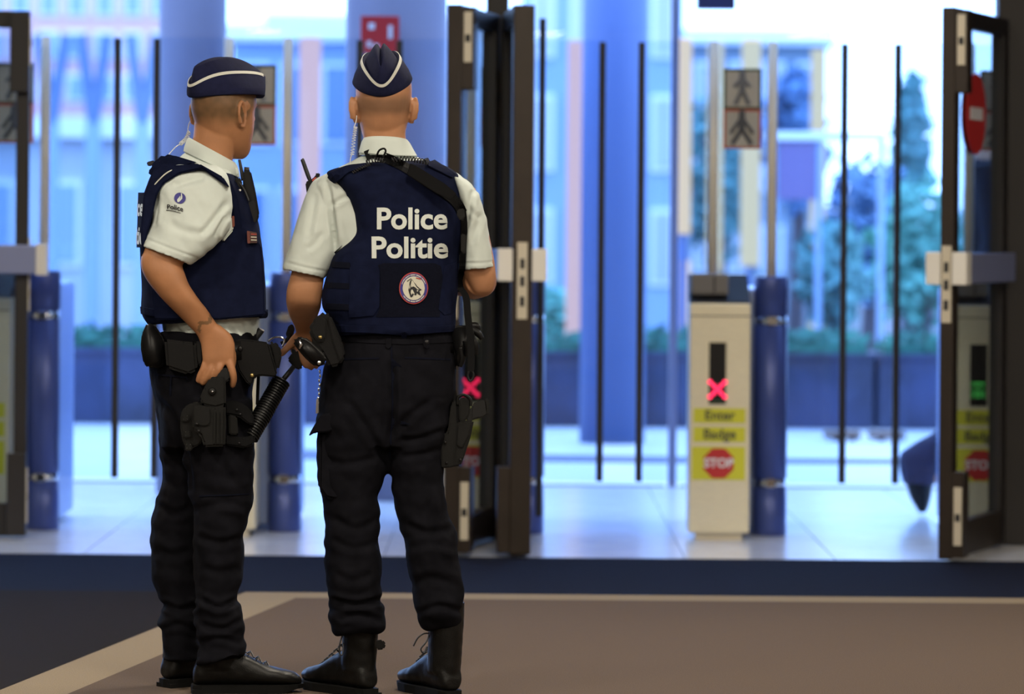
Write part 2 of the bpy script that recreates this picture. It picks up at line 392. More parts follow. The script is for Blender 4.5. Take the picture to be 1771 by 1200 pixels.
def turnstile(cx, label, lit='red', wl=True, wr=True):
    t = thing('turnstile', label, 'turnstile', (cx, YP, 0), 'glass wing turnstiles')
    X = lambda v: cx + v
    x0, x1 = X(-0.235), X(0.022)
    bm = BM(); box(bm, x0, x1, YF, YP - .075, 0.03, 1.0, 0.006); c = obj('front_cabinet', bm, M_steel, t)
    bm = BM(); box(bm, x0 + .03, x1 - .03, YF + .02, YP - .08, 0, 0.04); obj('plinth', bm, M_plate, c)
    bm = BM(); box(bm, x0 + .001, x1 - .001, YF - .0015, YF, 0.945, 0.949); obj('seam', bm, M_black, c)
    bm = BM(); prism(bm, [(0, 0), (.24, 0), (.24, .12), (0, .006)], x1 - x0 - .004, Matrix(((0, 1, 0, x0 + .002), (1, 0, 0, YF + .01), (0, 0, 1, 1.0), (0, 0, 0, 1)))); obj('sloped_top', bm, M_black, t)
    bm = BM(); box(bm, x0 + .005, x0 + .165, YF + .03, YF + .14, 1.035, 1.125, 0.012); r = obj('card_reader', bm, M_reader, t)
    bm = BM(); box(bm, x0 + .1, x0 + .107, YF + .028, YF + .033, 1.045, 1.115); obj('slot', bm, M_black, r)
    # display
    dx = x0 + 0.082
    bm = BM(); box(bm, dx, dx + .072, YF - .003, YF + .004, 0.575, 0.835); d = obj('display', bm, M_panel, c)
    if lit == 'red':
        for i in range(-2, 3):
            for s in ((1, -1) if i else (1,)):
                bm = BM(); lathe(bm, [(0.0095, 0), (0.0095, .003), (0.004, .005)], (dx + .036 + i * .0155, YF - .003, .637 + s * i * .0155), 10, Matrix.Rotation(math.radians(90), 4, 'X')); obj('red_led', bm, M_ledr, d)
        for i in range(5):
            bm = BM(); box(bm, dx + .006 + i * .0125, dx + .015 + i * .0125, YF - .005, YF - .003, .583, .596); obj('dark_led', bm, M_ledo, d)
    else:
        for i in range(7):
            for j in range(6):
                if (i * 7 + j * 5 + i * j) % 4 > 2: continue
                bm = BM(); box(bm, dx + .006 + i * .0085, dx + .011 + i * .0085, YF - .005, YF - .003, .61 + j * .012, .616 + j * .012); obj('green_led', bm, M_ledg, d)
    for z0, z1, wd in ((.495, .557, 'Enter'), (.415, .478, 'Badge')):
        bm = BM(); box(bm, x0 + .018, x1 - .02, YF - .003, YF, z0, z1); lb = obj('yellow_label', bm, M_yel, c)
        text_obj('lettering', wd, 0.058, Matrix.Translation(((x0 + x1) / 2, YF - .004, (z0 + z1) / 2)) @ TXT, M_ink, lb, bold=0.0012, extrude=0.0005)
    bm = BM(); box(bm, x0 + .012, x1 - .02, YF - .003, YF, .255, .395); lb = obj('yellow_label', bm, M_yel, c)
    bm = BM(); n = 8; rr = .068; cxs, czs = (x0 + x1) / 2 - .003, .325
    prism(bm, [(cxs + rr * math.cos(math.pi / 8 + k * math.pi / 4), czs + rr * math.sin(math.pi / 8 + k * math.pi / 4)) for k in range(8)], .003, Matrix.Translation((0, YF - .006, 0))); obj('stop_octagon', bm, M_red, lb)
    text_obj('lettering', 'STOP', 0.052, Matrix.Translation((cxs, YF - .0072, czs)) @ TXT, M_wht, lb, bold=0.0018, extrude=0.0005)
    # blue core, cylinders, poles, wings
    bm = BM(); box(bm, X(-.165), X(.165), YP + .02, YP + .85, .02, 1.06, 0.02); obj('rear_body', bm, M_bluelt, t)
    for s, wing in ((-1, wl), (1, wr)):
        px_ = X(s * .127)
        bm = BM(); lathe(bm, [(.069, 0.0), (.0725, .004), (.0725, .205), (.066, .207), (.066, .245), (.0725, .247), (.0725, .9), (.066, .902), (.066, .945), (.0725, .947), (.0725, 1.1), (.069, 1.112)], (px_, YP, 0), 28)
        cy = obj('hinge_column', bm, M_bluemet, t, True)
        for z in (.208, .903):
            bm = BM(); lathe(bm, [(.0695, z), (.0695, z + .036)], (px_, YP, 0), 28); obj('chrome_ring', bm, M_chrome, cy, True)
            bm = BM(); box(bm, px_ - .02, px_ + .02, YP - .078, YP - .06, z, z + .038, .003); obj('clamp', bm, M_chrome, cy)
        bm = BM(); tube(bm, [(px_, YP, 1.1), (px_, YP, 2.12)], .0215, 16); obj('pole', bm, M_pole, t, True)
        if wing:
            e = px_ + s * .31
            a, b = sorted((px_, e))
            bm = BM(); box(bm, a, b, YP - .005, YP + .005, .23, 2.12); w = obj('glass_wing', bm, M_glass, t)
            bm = BM(); box(bm, e - .0145, e + .0145, YP - .014, YP + .014, .225, 2.115, .004); obj('rubber_edge', bm, M_black, w)
    # pictogram poster between the poles
    bm = BM(); box(bm, X(-.127), X(.127), YP - .004, YP + .004, 1.13, 2.115); obj('glass_infill', bm, M_glass, t)
    pzs = ((1.83, 2.005, M_picg), (1.66, 1.832, M_picr)); pc = X(.0)
    for i, (z0, z1, fm) in enumerate(pzs):
        yb = YP - .012
        bm = BM(); box(bm, pc - .085, pc + .078, yb, yb + .006, z0, z1); po = obj('pictogram', bm, fm, t)
        bm = BM(); box(bm, pc - .074, pc + .067, yb - .002, yb, z0 + .01, z1 - .012); obj('ground', bm, M_pic, po)
        zc = z0 + .02
        fig = BM(); q = pc - .005
        tube(fig, [(q, yb - .004, zc + .13), (q, yb - .004, zc + .06)], .014, 8)
        for sx in (-1, 1):
            tube(fig, [(q, yb - .004, zc + .065), (q + sx * (.03 + .012 * i), yb - .004, zc)], .01, 8)
            tube(fig, [(q, yb - .004, zc + .115), (q + sx * (.035 + .014 * i), yb - .004, zc + .075 - .03 * i)], .008, 8)
        lathe(fig, [(.004, -.014), (.013, -.007), (.013, .007), (.004, .014)], (q, yb - .004, zc + .135), 10)
        obj('figure', fig, M_picm if i == 0 else M_picd, po)
    return t
turnstile(T0, 'turnstile in the open doorway with a red cross lit above its STOP label')
turnstile(T0 - TSP, 'turnstile seen through the glazed door leaf beside the officer with the wolf patch')
turnstile(T0 - 2 * TSP, 'turnstile whose blue columns stand between the two officers')
turnstile(T0 - 3 * TSP, 'turnstile at the far left behind the leftmost door leaf')
turnstile(T0 + TSP + .06, 'turnstile with green digits behind the rightmost door leaf', lit='green')

# ---- facade of the lobby: mullions and panes
def window(n, x0, x1):
    t = bpy.data.objects.new('window_%d' % n, None); COL.objects.link(t); t.location = ((x0 + x1) / 2, Y_FAC, 0); t['kind'] = 'structure'
    for x in (x0, x1 - .02):
        bm = BM(); box(bm, x, x + .02, Y_FAC - .05, Y_FAC + .05, 0, CEIL, .004); obj('mullion', bm, M_mull, t)
    for z0, z1 in ((0, .006), (2.75, 2.81)):
        bm = BM(); box(bm, x0 + .04, x1 - .04, Y_FAC - .04, Y_FAC + .04, z0, z1); obj('transom', bm, M_mull, t)
    bm = BM(); box(bm, x0 + .035, x1 - .035, Y_FAC - .006, Y_FAC + .006, .004, 2.76); obj('pane', bm, M_facglass, t)
    bm = BM(); box(bm, x0 + .035, x1 - .035, Y_FAC - .006, Y_FAC + .006, 2.8, CEIL); obj('pane', bm, M_facglass, t)
M_mull = mat('mullion_grey', (0.2, 0.19, 0.26), 0.5, metal=0.3)
for i, x in enumerate((-6.374, -3.974, -1.574, 0.826, 3.226)): window(i + 1, x, x + 2.4)
# columns in the lobby
def column(name, x, y, r, label, m, h=CEIL, base=True):
    t = thing(name, label, 'column', (x, y, 0))
    bm = BM(); lathe(bm, [(r, .0), (r, h)], (x, y, 0), 48); obj('shaft', bm, m, t, True)
    if base and False:
        bm = BM(); lathe(bm, [(r + .02, 0), (r + .02, .08), (r + .004, .09)], (x, y, 0), 48); obj('base_ring', bm, M_pole, t, True)
    return t
column('round_column', (331 - CX) * 18.9 / F, 18.9, .165, 'lavender round column behind the officer in profile', M_column)
column('round_column', (683 - CX) * 18.6 / F, 18.6, .245, 'thick lavender round column with a red sign behind the bald officer', M_column)
# red sign on the thick column
p = at(657, 60, 18.3)
t = thing('fire_sign', 'red safety sign with white symbols on the thick lavender column', 'sign', (p.x, 18.3, p.z))
bm = BM(); box(bm, p.x - .092, p.x + .092, 18.3, 18.31, p.z - .09, p.z + .09, .003); obj('plate', bm, M_red, t)
for a in ((-.055, -.025, .025, .055), (-.06, -.04, -.06, -.03), (-.03, -.005, -.065, -.045), (.04, .06, -.02, .045)):
    bm = BM(); box(bm, p.x + a[0], p.x + a[1], 18.296, 18.3, p.z + a[2], p.z + a[3]); obj('symbol', bm, M_wht, t)
bm = BM(); tube(bm, [(p.x, 18.312, p.z), (p.x, 18.4, p.z)], .02, 8); obj('bracket', bm, M_pole, t)
# hanging sign box
p = at(1238, 16, 18.2)
t = thing('hanging_sign', 'dark purple box hanging from the lobby ceiling over the turnstiles', 'sign', (p.x, 18.2, p.z))
bm = BM(); box(bm, p.x - .09, p.x + .09, 18.15, 18.25, p.z, p.z + .24, .006); obj('box', bm, mat('sign_purple', (.03, .025, .07), .5), t)
bm = BM(); tube(bm, [(p.x, 18.2, p.z + .23), (p.x, 18.2, CEIL)], .012, 10); obj('rod', bm, M_pole, t)
# door closer arm near the top of the right opening
p = at(980, 12, 15.9)
# ------------------------------------------------------------------ outside
M_pave = mat('pavement', (0.5, 0.5, 0.5), 0.55, vary=0.08, vscale=3)
M_kerb = mat('kerb_stone', (0.09, 0.09, 0.13), 0.7)
bm = BM(); box(bm, -40, 40, Y_FAC, 27, -0.06, 0.0); struct(obj('ground_terrace', bm, M_pave))
bm = BM(); box(bm, -80, 80, 27, 140, -0.3, -0.1); struct(obj('ground_street', bm, mat('asphalt', (.12, .12, .13), .8, vary=.1)))
# curved kerb strip let into the terrace
bm = BM()
pts = [Vector((-1.6 + i * .25, 22.05 - .25 * math.sin((i - 2) / 22 * math.pi) , 0)) for i in range(26)]
rings = [[p + Vector((0, -.46 * (1.02 - i / 25), .006)), p + Vector((0, .46 * (1.02 - i / 25), .006)), p + Vector((0, .46 * (1.02 - i / 25), -.02)), p + Vector((0, -.46 * (1.02 - i / 25), -.02))] for i, p in enumerate(pts)]
skin_rings(bm, rings); struct(obj('kerb_strip', bm, M_kerb))
# low bench
t = thing('low_bench', 'low dark bench outside behind the right turnstile wings', 'bench', (at(1492, 755, 24).x, 24, 0))
bx_ = at(1492, 755, 24)
for a, b in ((-.24, -.02), (.04, .26)):
    bm = BM(); box(bm, bx_.x + a, bx_.x + b, 23.9, 24.1, .02, .06, .005); obj('slab', bm, mat('bench_wood', (.12, .07, .05), .6), t)
for a in (-.18, -.08, .1, .2):
    bm = BM(); box(bm, bx_.x + a, bx_.x + a + .03, 23.95, 24.05, 0, .025); obj('foot', bm, M_black, t)
# planter wall with hedge
M_plant = mat('planter_blue', (0.022, 0.03, 0.075), 0.6, vary=0.5, vscale=2.5)
M_hedge = mat('hedge_green', (0.02, 0.13, 0.09), 0.8, vary=0.3, vscale=8)
for i, (x0, x1) in enumerate(((-4.4, -2.2), (-2.17, .1), (.13, 2.4), (2.43, 4.7))):
    t = thing('planter', ['long blue planter wall with hedge seen left of both officers', 'long blue planter wall with hedge mostly hidden by the officers', 'long blue planter wall with hedge behind the red-cross turnstile', 'long blue planter wall with hedge at the right door leaf'][i], 'planter', ((x0 + x1) / 2, 25.6, 0), 'planters along the terrace')
    bm = BM(); box(bm, x0, x1, 25.4, 26.0, 0, .47, .01); obj('trough', bm, M_plant, t)
    bm = BM(); box(bm, x0 - .01, x1 + .01, 25.38, 26.02, .46, .5, .005); obj('rim', bm, M_plant, t)
    bm = BM(); rnd = random.Random(i)
    for k in range(420):
        p = Vector((rnd.uniform(x0 + .05, x1 - .05), rnd.uniform(25.42, 25.98), .49 + rnd.random() * .14)); r = .05 + rnd.random() * .04
        a = Vector((rnd.uniform(-1, 1), rnd.uniform(-1, 1), rnd.uniform(-.3, 1))).normalized(); b = a.orthogonal().normalized() * .5
        v = [bm.verts.new(p + q) for q in (-a * r, b * r, a * r, -b * r)]; bm.faces.new(v)
    box(bm, x0 + .04, x1 - .04, 25.44, 25.96, .49, .56)
    h = obj('hedge', bm, M_hedge, t); h['kind'] = 'stuff'
# outdoor columns
M_colb = mat('blue_column', (0.075, 0.12, 0.28), 0.5)
c = (1061 - CX) * 23.6 / F
column('outdoor_column', c, 23.6, .2, 'blue round column outside between the dark wing edges', M_colb, h=5.0)
# banner masts as pale strips; an added glow keeps them warm under blue sky
M_cream = mat('cream_glow', (0.05, 0.045, 0.03), 0.5, emit=(1.0, 0.76, 0.5), estr=0.9); M_pinkm = mat('pink_glow', (0.06, 0.04, 0.045), 0.6, emit=(1.0, 0.68, 0.72), estr=0.75); M_paley = mat('pale_yellow_glow', (0.05, 0.05, 0.035), 0.6, emit=(1.0, 0.9, 0.6), estr=0.75)
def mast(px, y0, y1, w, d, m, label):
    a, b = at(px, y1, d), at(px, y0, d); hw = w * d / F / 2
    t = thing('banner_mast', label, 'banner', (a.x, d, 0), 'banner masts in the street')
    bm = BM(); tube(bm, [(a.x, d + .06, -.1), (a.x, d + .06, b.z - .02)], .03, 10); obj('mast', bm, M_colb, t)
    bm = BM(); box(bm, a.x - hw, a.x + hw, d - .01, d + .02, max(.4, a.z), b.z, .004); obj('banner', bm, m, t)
mast(1181, 66, 405, 27, 27.5, M_cream, 'tall glowing cream banner just left of the red-cross turnstile')
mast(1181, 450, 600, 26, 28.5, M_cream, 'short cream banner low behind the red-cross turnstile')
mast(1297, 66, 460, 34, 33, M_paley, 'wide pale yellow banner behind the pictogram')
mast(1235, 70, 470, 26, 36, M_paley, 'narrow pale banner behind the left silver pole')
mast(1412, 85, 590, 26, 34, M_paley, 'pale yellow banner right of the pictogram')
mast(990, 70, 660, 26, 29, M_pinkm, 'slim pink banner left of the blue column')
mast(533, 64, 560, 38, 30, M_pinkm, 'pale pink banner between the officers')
# buildings
M_bwall = mat('building_pale', (0.42, 0.46, 0.52), 0.7, vary=.1, vscale=.6); M_bglass = mat('building_window', (0.1, 0.2, 0.36), 0.2, spec=.8)
M_bwhite = mat('building_white', (0.75, 0.78, 0.8), 0.7); M_bpink = mat('building_pink', (0.7, 0.4, 0.42), 0.7); M_bblue = mat('building_blue', (0.27, 0.38, 0.55), 0.6)
def building(name, label, x0, x1, d, h, nx, nz, wall, glassm, z0=-.1, ww=.62, wh=.6):
    t = thing(name, label, 'building', ((x0 + x1) / 2, d, 0))
    bm = BM(); box(bm, x0, x1, d, d + 6, z0, h); obj('wall', bm, wall, t)
    bm = BM(); box(bm, x0 - .15, x1 + .15, d - .2, d + 6.2, h, h + .25); obj('roof_slab', bm, M_bwhite, t)
    cw, chh = (x1 - x0) / nx, (h - .3) / nz
    for i in range(nx):
        for j in range(nz):
            a, b = x0 + cw * (i + .5 - ww / 2), x0 + cw * (i + .5 + ww / 2); c, e = .3 + chh * (j + .5 - wh / 2), .3 + chh * (j + .5 + wh / 2)
            bm = BM(); box(bm, a - .06, b + .06, d - .05, d + .02, c - .06, e + .06); w = obj('window', bm, M_bwhite, t)
            bm = BM(); box(bm, a, b, d - .07, d - .04, c, e); obj('pane', bm, glassm, w)
    return t
Xd = lambda px, d: (px - CX) * d / F
building('office_building', 'pale building with V-shaped struts at the far left', Xd(-60, 46), Xd(285, 46), 46, 2.35, 3, 1, M_bwall, M_bblue, ww=.35, wh=.45)
building('pink_building', 'pink far building above the left turnstile glass', Xd(-40, 70), Xd(300, 70), 70, 12, 7, 15, M_bpink, M_bblue, ww=.5, wh=.5)
building('glass_building', 'blue glazed building behind both officers', Xd(400, 60), Xd(620, 60), 60, 4.2, 3, 2, M_bblue, M_bglass)
building('white_building', 'white far building between the officers', Xd(470, 75), Xd(900, 75), 75, 5.2, 6, 2, M_bwhite, M_bblue, ww=.4)
building('lobby_building', 'blue building seen left of the outdoor column', Xd(900, 52), Xd(1180, 52), 52, 8, 4, 5, M_bblue, M_bwall, ww=.4)
building('teal_building', 'pale teal far building behind the pictogram turnstile', Xd(1188, 65), Xd(1425, 65), 65, 4.45, 4, 3, mat('building_teal', (.2, .27, .33), .7), M_bwall, ww=.45, wh=.5)
# purple hoarding with a white top beam
dh = 31.0
t = thing('hoarding', 'purple hoarding with a long white top beam behind the right silver pole', 'hoarding', (Xd(1400, dh), dh, 0))
a, b = at(1343, 345, dh), at(1414, 243, dh); z0, z1 = a.z, b.z
bm = BM(); box(bm, a.x, b.x, dh, dh + .05, z0, z1, .004); obj('board', bm, mat('hoarding_purple', (.17, .13, .27), .6), t)
bm = BM(); box(bm, Xd(1325, dh), Xd(1530, dh), dh - .03, dh + .08, z1, z1 + .07, .006); obj('top_beam', bm, M_bwhite, t)
for px in (1340, 1416, 1524):
    bm = BM(); box(bm, Xd(px, dh) - .025, Xd(px, dh) + .025, dh, dh + .05, -.1, z1); obj('post', bm, M_bblue, t)
M_strut = mat('strut_blue', (.12, .19, .33), .6)
# V-shaped struts in front of the office building
for i, px in enumerate((88, 160, 245)):
    t = thing('v_strut', ['V-shaped strut nearest the left frame edge', 'V-shaped strut in the middle of the left pane', 'V-shaped strut beside the left black wing edge'][i], 'strut', (Xd(px, 44), 44, 0), 'V-shaped struts')
    for s in (-1, 1):
        bm = BM(); tube(bm, [(Xd(px, 44), 44, at(px, 215, 44).z), (Xd(px + s * 23, 44), 44, at(px, 60, 44).z)], .07, 8); obj('arm', bm, M_strut, t)
    bm = BM(); tube(bm, [(Xd(px, 44), 44, -.1), (Xd(px, 44), 44, at(px, 213, 44).z)], .09, 10); obj('stem', bm, M_bblue, t)
# trees
M_leaf = [mat('leaf_teal', (0.1, 0.27, 0.27), 0.7, vary=.3), mat('leaf_blue', (0.1, 0.2, 0.36), 0.7, vary=.3), mat('leaf_green', (0.12, 0.36, 0.28), 0.7, vary=.3)]
M_bark = mat('bark', (.06, .05, .06), .8)
def tree(px, py, d, rx, rz, m, label, n=900, seed=0):
    rnd = random.Random(seed); c = at(px, py, d); rx = rx * d / F; rz = rz * d / F
    t = thing('street_tree', label, 'tree', (c.x, d, -.1), 'trees in the street')
    bm = BM(); tube(bm, [(c.x, d, -.1), (c.x + .05, d, c.z * .6), (c.x, d, c.z)], [.09, .07, .03], 8); tr = obj('trunk', bm, M_bark, t)
    for k in range(4):
        bm = BM(); a = k * 1.6; tube(bm, [(c.x, d, c.z - rz * .5), (c.x + math.cos(a) * rx * .6, d + math.sin(a) * rx * .6, c.z + rz * .3)], [.04, .015], 6); obj('branch', bm, M_bark, tr)
    bm = BM()
    for k in range(n):
        v = Vector((rnd.gauss(0, 1), rnd.gauss(0, 1), rnd.gauss(0, 1))).normalized() * (rnd.random() ** .5)
        lump = 1 + .35 * noise.noise(v * 2.2 + Vector((seed, 0, 0)))
        p = c + Vector((v.x * rx, v.y * rx, v.z * rz)) * lump
        r = (.05 + .05 * rnd.random()) * d / 32
        a = Vector((rnd.uniform(-1, 1), rnd.uniform(-1, 1), rnd.uniform(-1, 1))).normalized(); b = a.orthogonal().normalized() * .6
        bm.faces.new([bm.verts.new(p + q) for q in (-a * r, b * r, a * r, -b * r)])
    f = obj('foliage', bm, m, t); f['kind'] = 'stuff'
tree(1375, 240, 38, 55, 130, M_leaf[1], 'blue-green tree behind the right silver pole', seed=1)
tree(1500, 400, 36, 75, 130, M_leaf[1], 'dark blue-green tree between the right wing edges', seed=2)
tree(1572, 250, 40, 35, 130, M_leaf[0], 'slender teal tree against the white sky', 700, seed=3)
tree(1590, 440, 34, 85, 130, M_leaf[2], 'low teal tree next to the right door leaf', seed=4)
tree(1440, 480, 33, 60, 90, M_leaf[0], 'teal bushy tree low behind the right lane', seed=5)
tree(1240, 300, 42, 50, 160, M_leaf[0], 'pale teal tree behind the pictogram turnstile', seed=6)
tree(960, 560, 32, 45, 60, M_leaf[2], 'green shrub tree left of the blue column', seed=7)
# ------------------------------------------------------------------ tools for the figures
def tint_mat(name, skin, hair, rough=0.5):
    """skin whose colour turns to hair / ink where the mesh attribute 'hair' says so"""
    m = mat(name, skin, rough, vary=0.12, vscale=14, bump=0.12, bscale=700, spec=0.4)
    nt = m.node_tree; b = nt.nodes['Principled BSDF']
    b.inputs['Subsurface Weight'].default_value = 0.0
    src = b.inputs['Base Color'].links[0].from_socket
    at_ = nt.nodes.new('ShaderNodeAttribute'); at_.attribute_name = 'hair'
    mx = nt.nodes.new('ShaderNodeMix'); mx.data_type = 'RGBA'
    nt.links.new(at_.outputs['Fac'], mx.inputs[0]); nt.links.new(src, mx.inputs[6]); mx.inputs[7].default_value = (*hair, 1)
    nt.links.new(mx.outputs[2], b.inputs['Base Color'])
    return m
M_skin1 = tint_mat('skin_tanned', (0.42, 0.19, 0.088), (0.11, 0.066, 0.03))
M_skin2 = tint_mat('skin_light', (0.47, 0.225, 0.115), (0.13, 0.075, 0.045))
M_shirt = mat('shirt_cream', (0.60, 0.655, 0.615), 0.85, vary=0.03, vscale=20, bump=0.15, bscale=1200, spec=0.2)
M_vest = mat('vest_navy', (0.0068, 0.0095, 0.029), 0.9, vary=0.2, vscale=40, bump=0.3, bscale=1500, spec=0.06)
M_velcro = mat('velcro_black', (0.0045, 0.0055, 0.013), 0.95, vary=0.2, vscale=200, bump=0.4, bscale=1500, spec=0.1)
M_trim = mat('vest_edge', (0.004, 0.005, 0.012), 0.9, spec=0.1)
M_trou = mat('trouser_black', (0.0068, 0.0068, 0.0095), 0.9, vary=0.25, vscale=25, bump=0.3, bscale=1500, spec=0.06)
M_capm = mat('cap_navy', (0.012, 0.014, 0.045), 0.9, vary=0.15, vscale=60, bump=0.3, bscale=1800, spec=0.15)
M_pipe = mat('cap_piping', (0.62, 0.62, 0.56), 0.7)
M_leather = mat('black_leather', (0.0045, 0.0045, 0.005), 0.4, spec=0.22, bump=0.05, bscale=300)
M_nylon = mat('black_nylon', (0.0055, 0.0055, 0.0062), 0.75, bump=0.3, bscale=1200, spec=0.12)
M_poly = mat('black_polymer', (0.006, 0.006, 0.0058), 0.5, spec=0.22, vary=0.15, vscale=80)
M_gun = mat('gun_metal', (0.009, 0.009, 0.0095), 0.45, metal=0.2, spec=0.35)
M_brass = mat('brass_snap', (0.5, 0.38, 0.15), 0.3, metal=0.9)
M_refl = mat('reflective_print', (0.62, 0.66, 0.62), 0.6)
M_tube = mat('clear_tube', (0.72, 0.72, 0.7), 0.3)
M_boot = mat('boot_leather', (0.0042, 0.004, 0.0038), 0.42, bump=0.15, bscale=300, spec=0.28)
M_sole = mat('boot_sole', (0.005, 0.005, 0.005), 0.75, spec=0.15)
M_pblue = mat('print_blue', (0.035, 0.03, 0.22), 0.6); M_pblk = mat('print_black', (0.01, 0.01, 0.014), 0.6); M_pred = mat('print_red', (0.42, 0.05, 0.035), 0.6); M_pcream = mat('print_cream', (0.6, 0.58, 0.48), 0.7)
M_eye = mat('eye_white', (0.7, 0.68, 0.64), 0.3); M_iris = mat('eye_iris', (0.05, 0.08, 0.12), 0.2)

def cat1(vals, per):
    out = []
    n = len(vals)
    for i in range(n - 1):
        a, b, c, d = vals[max(i - 1, 0)], vals[i], vals[i + 1], vals[min(i + 2, n - 1)]
        for k in range(per):
            t = k / per
            out.append([0.5 * (2 * q + (r - p) * t + (2 * p - 5 * q + 4 * r - s) * t * t + (3 * q - p - 3 * r + s) * t ** 3) for p, q, r, s in zip(a, b, c, d)])
    out.append(list(vals[-1])); return out
def se(c, e):
    return math.copysign(abs(c) ** (2.0 / e), c)
def loftE(bm, D, rings, n=40, per=4, ex=2.3, cap=True, mi=0, wall=None):
    """loft through rings given by their left and right outline points in the photo, depth centre, depth radius
       ring: (xL, yL, xR, yR, dc, rd, [skew], [tilt px]); wall: hollow end of that depth (list of extra rings)"""
    R = [list(r) + [0.0] * (8 - len(r)) for r in rings]
    R = cat1(R, per) if per > 1 else R
    out = []
    for xl, yl, xr, yr, dc, rd, sk, ti in R:
        ring = []
        for k in range(n):
            t = 2 * math.pi * k / n
            u, w = se(math.cos(t), ex), se(math.sin(t), ex)
            px = (xl + xr) / 2 + (xr - xl) / 2 * u; py = (yl + yr) / 2 + (yr - yl) / 2 * u + ti * w
            ring.append(at(px, py, D + dc + rd * w + sk * u))
        out.append(ring)
    if wall:
        # fold the last ring inwards: a hem with thickness
        th, dep = wall
        last, prev = out[-1], out[-2]
        c = sum(last, Vector()) / n; cp = sum(out[-1 - per], Vector()) / n; ax = (cp - c).normalized()
        inn = [c + (p - c) * (1 - th / max((p - c).length, 1e-6)) for p in last]
        out.append(inn); out.append([p + ax * dep for p in inn])
    skin_rings(bm, out, cap, mi=mi)
    return out
def fuse(bm, voxel=0.004, smooth=2, factor=0.5):
    me = bpy.data.meshes.new('tmp'); bmesh.ops.recalc_face_normals(bm, faces=bm.faces); bm.to_mesh(me); bm.free()
    o = bpy.data.objects.new('tmp', me); COL.objects.link(o)
    r = o.modifiers.new('r', 'REMESH'); r.mode = 'VOXEL'; r.voxel_size = voxel; r.use_smooth_shade = True
    if smooth:
        s = o.modifiers.new('s', 'SMOOTH'); s.factor = factor; s.iterations = smooth
    dg = bpy.context.evaluated_depsgraph_get(); dg.update()
    out = bpy.data.meshes.new_from_object(o.evaluated_get(dg))
    bpy.data.objects.remove(o); bpy.data.meshes.remove(me)
    for p in out.polygons: p.use_smooth = True
    return out
def wrinkle(me, f):
    """move each vertex along its normal by f(co)"""
    ns_ = [v.normal.copy() for v in me.vertices]
    for v, nn in zip(me.vertices, ns_): v.co = v.co + nn * f(v.co)
    me.update()
def to_px(p):
    u, v = p.x * F / p.y, (H - p.z) * F / p.y; c, s = math.cos(ROLL), math.sin(ROLL)
    return CX + u * c - v * s, HY + u * s + v * c
def crease(me, lines):
    """press fabric folds into the near side: lines of (points, depth m, width px)"""
    L = []
    for pts, dep, w in lines:
        P = cat1([list(p) for p in pts], 4)
        L.append((P, dep, w, min(p[0] for p in P) - 4 * w, max(p[0] for p in P) + 4 * w, min(p[1] for p in P) - 4 * w, max(p[1] for p in P) + 4 * w))
    mv = []
    for v in me.vertices:
        n_ = v.normal
        if n_.y > .35: continue
        x, y = to_px(v.co); t = 0.0
        for P, dep, w, x0, x1, y0, y1 in L:
            if x < x0 or x > x1 or y < y0 or y > y1: continue
            best = 1e9; bk = 0
            for k in range(len(P) - 1):
                ax, ay = P[k]; bx, by = P[k + 1]; dx, dy = bx - ax, by - ay; q = dx * dx + dy * dy or 1e-9
                s_ = min(1, max(0, ((x - ax) * dx + (y - ay) * dy) / q)); e = math.hypot(x - ax - dx * s_, y - ay - dy * s_)
                if e < best: best = e; bk = (k + s_) / (len(P) - 1); sg = (x - ax) * dy - (y - ay) * dx
            fade = sstep(0, .2, bk) * (1 - sstep(.8, 1, bk)) * .8 + .2
            t += dep * fade * (-math.exp(-(best / w) ** 2) + .55 * math.exp(-((best - 2 * w) / w) ** 2) * (1 if sg > 0 else .6))
        if t: mv.append((v.index, n_ * t))
    for i, d in mv: me.vertices[i].co += d
    me.update()
def mesh_obj(name, me, m, parent):
    me.name = name; me.materials.clear(); me.materials.append(m)
    o = link_obj(name, me, parent)
    if parent is not None: o.matrix_parent_inverse = parent_world(parent).inverted()
    return o
def bvh_of(*objs):
    vs_, fs = [], []
    for o in objs:
        me = o.data if hasattr(o, 'data') else o
        k = len(vs_); vs_ += [v.co.copy() for v in me.vertices]; fs += [[k + i for i in p.vertices] for p in me.polygons]
    return BVHTree.FromPolygons(vs_, fs)
CAMP = Vector((0, 0, H))
def hit_px(bvh, px, py):
    d = (at(px, py, 10.0) - CAMP).normalized()
    h = bvh.ray_cast(CAMP, d)
    return h
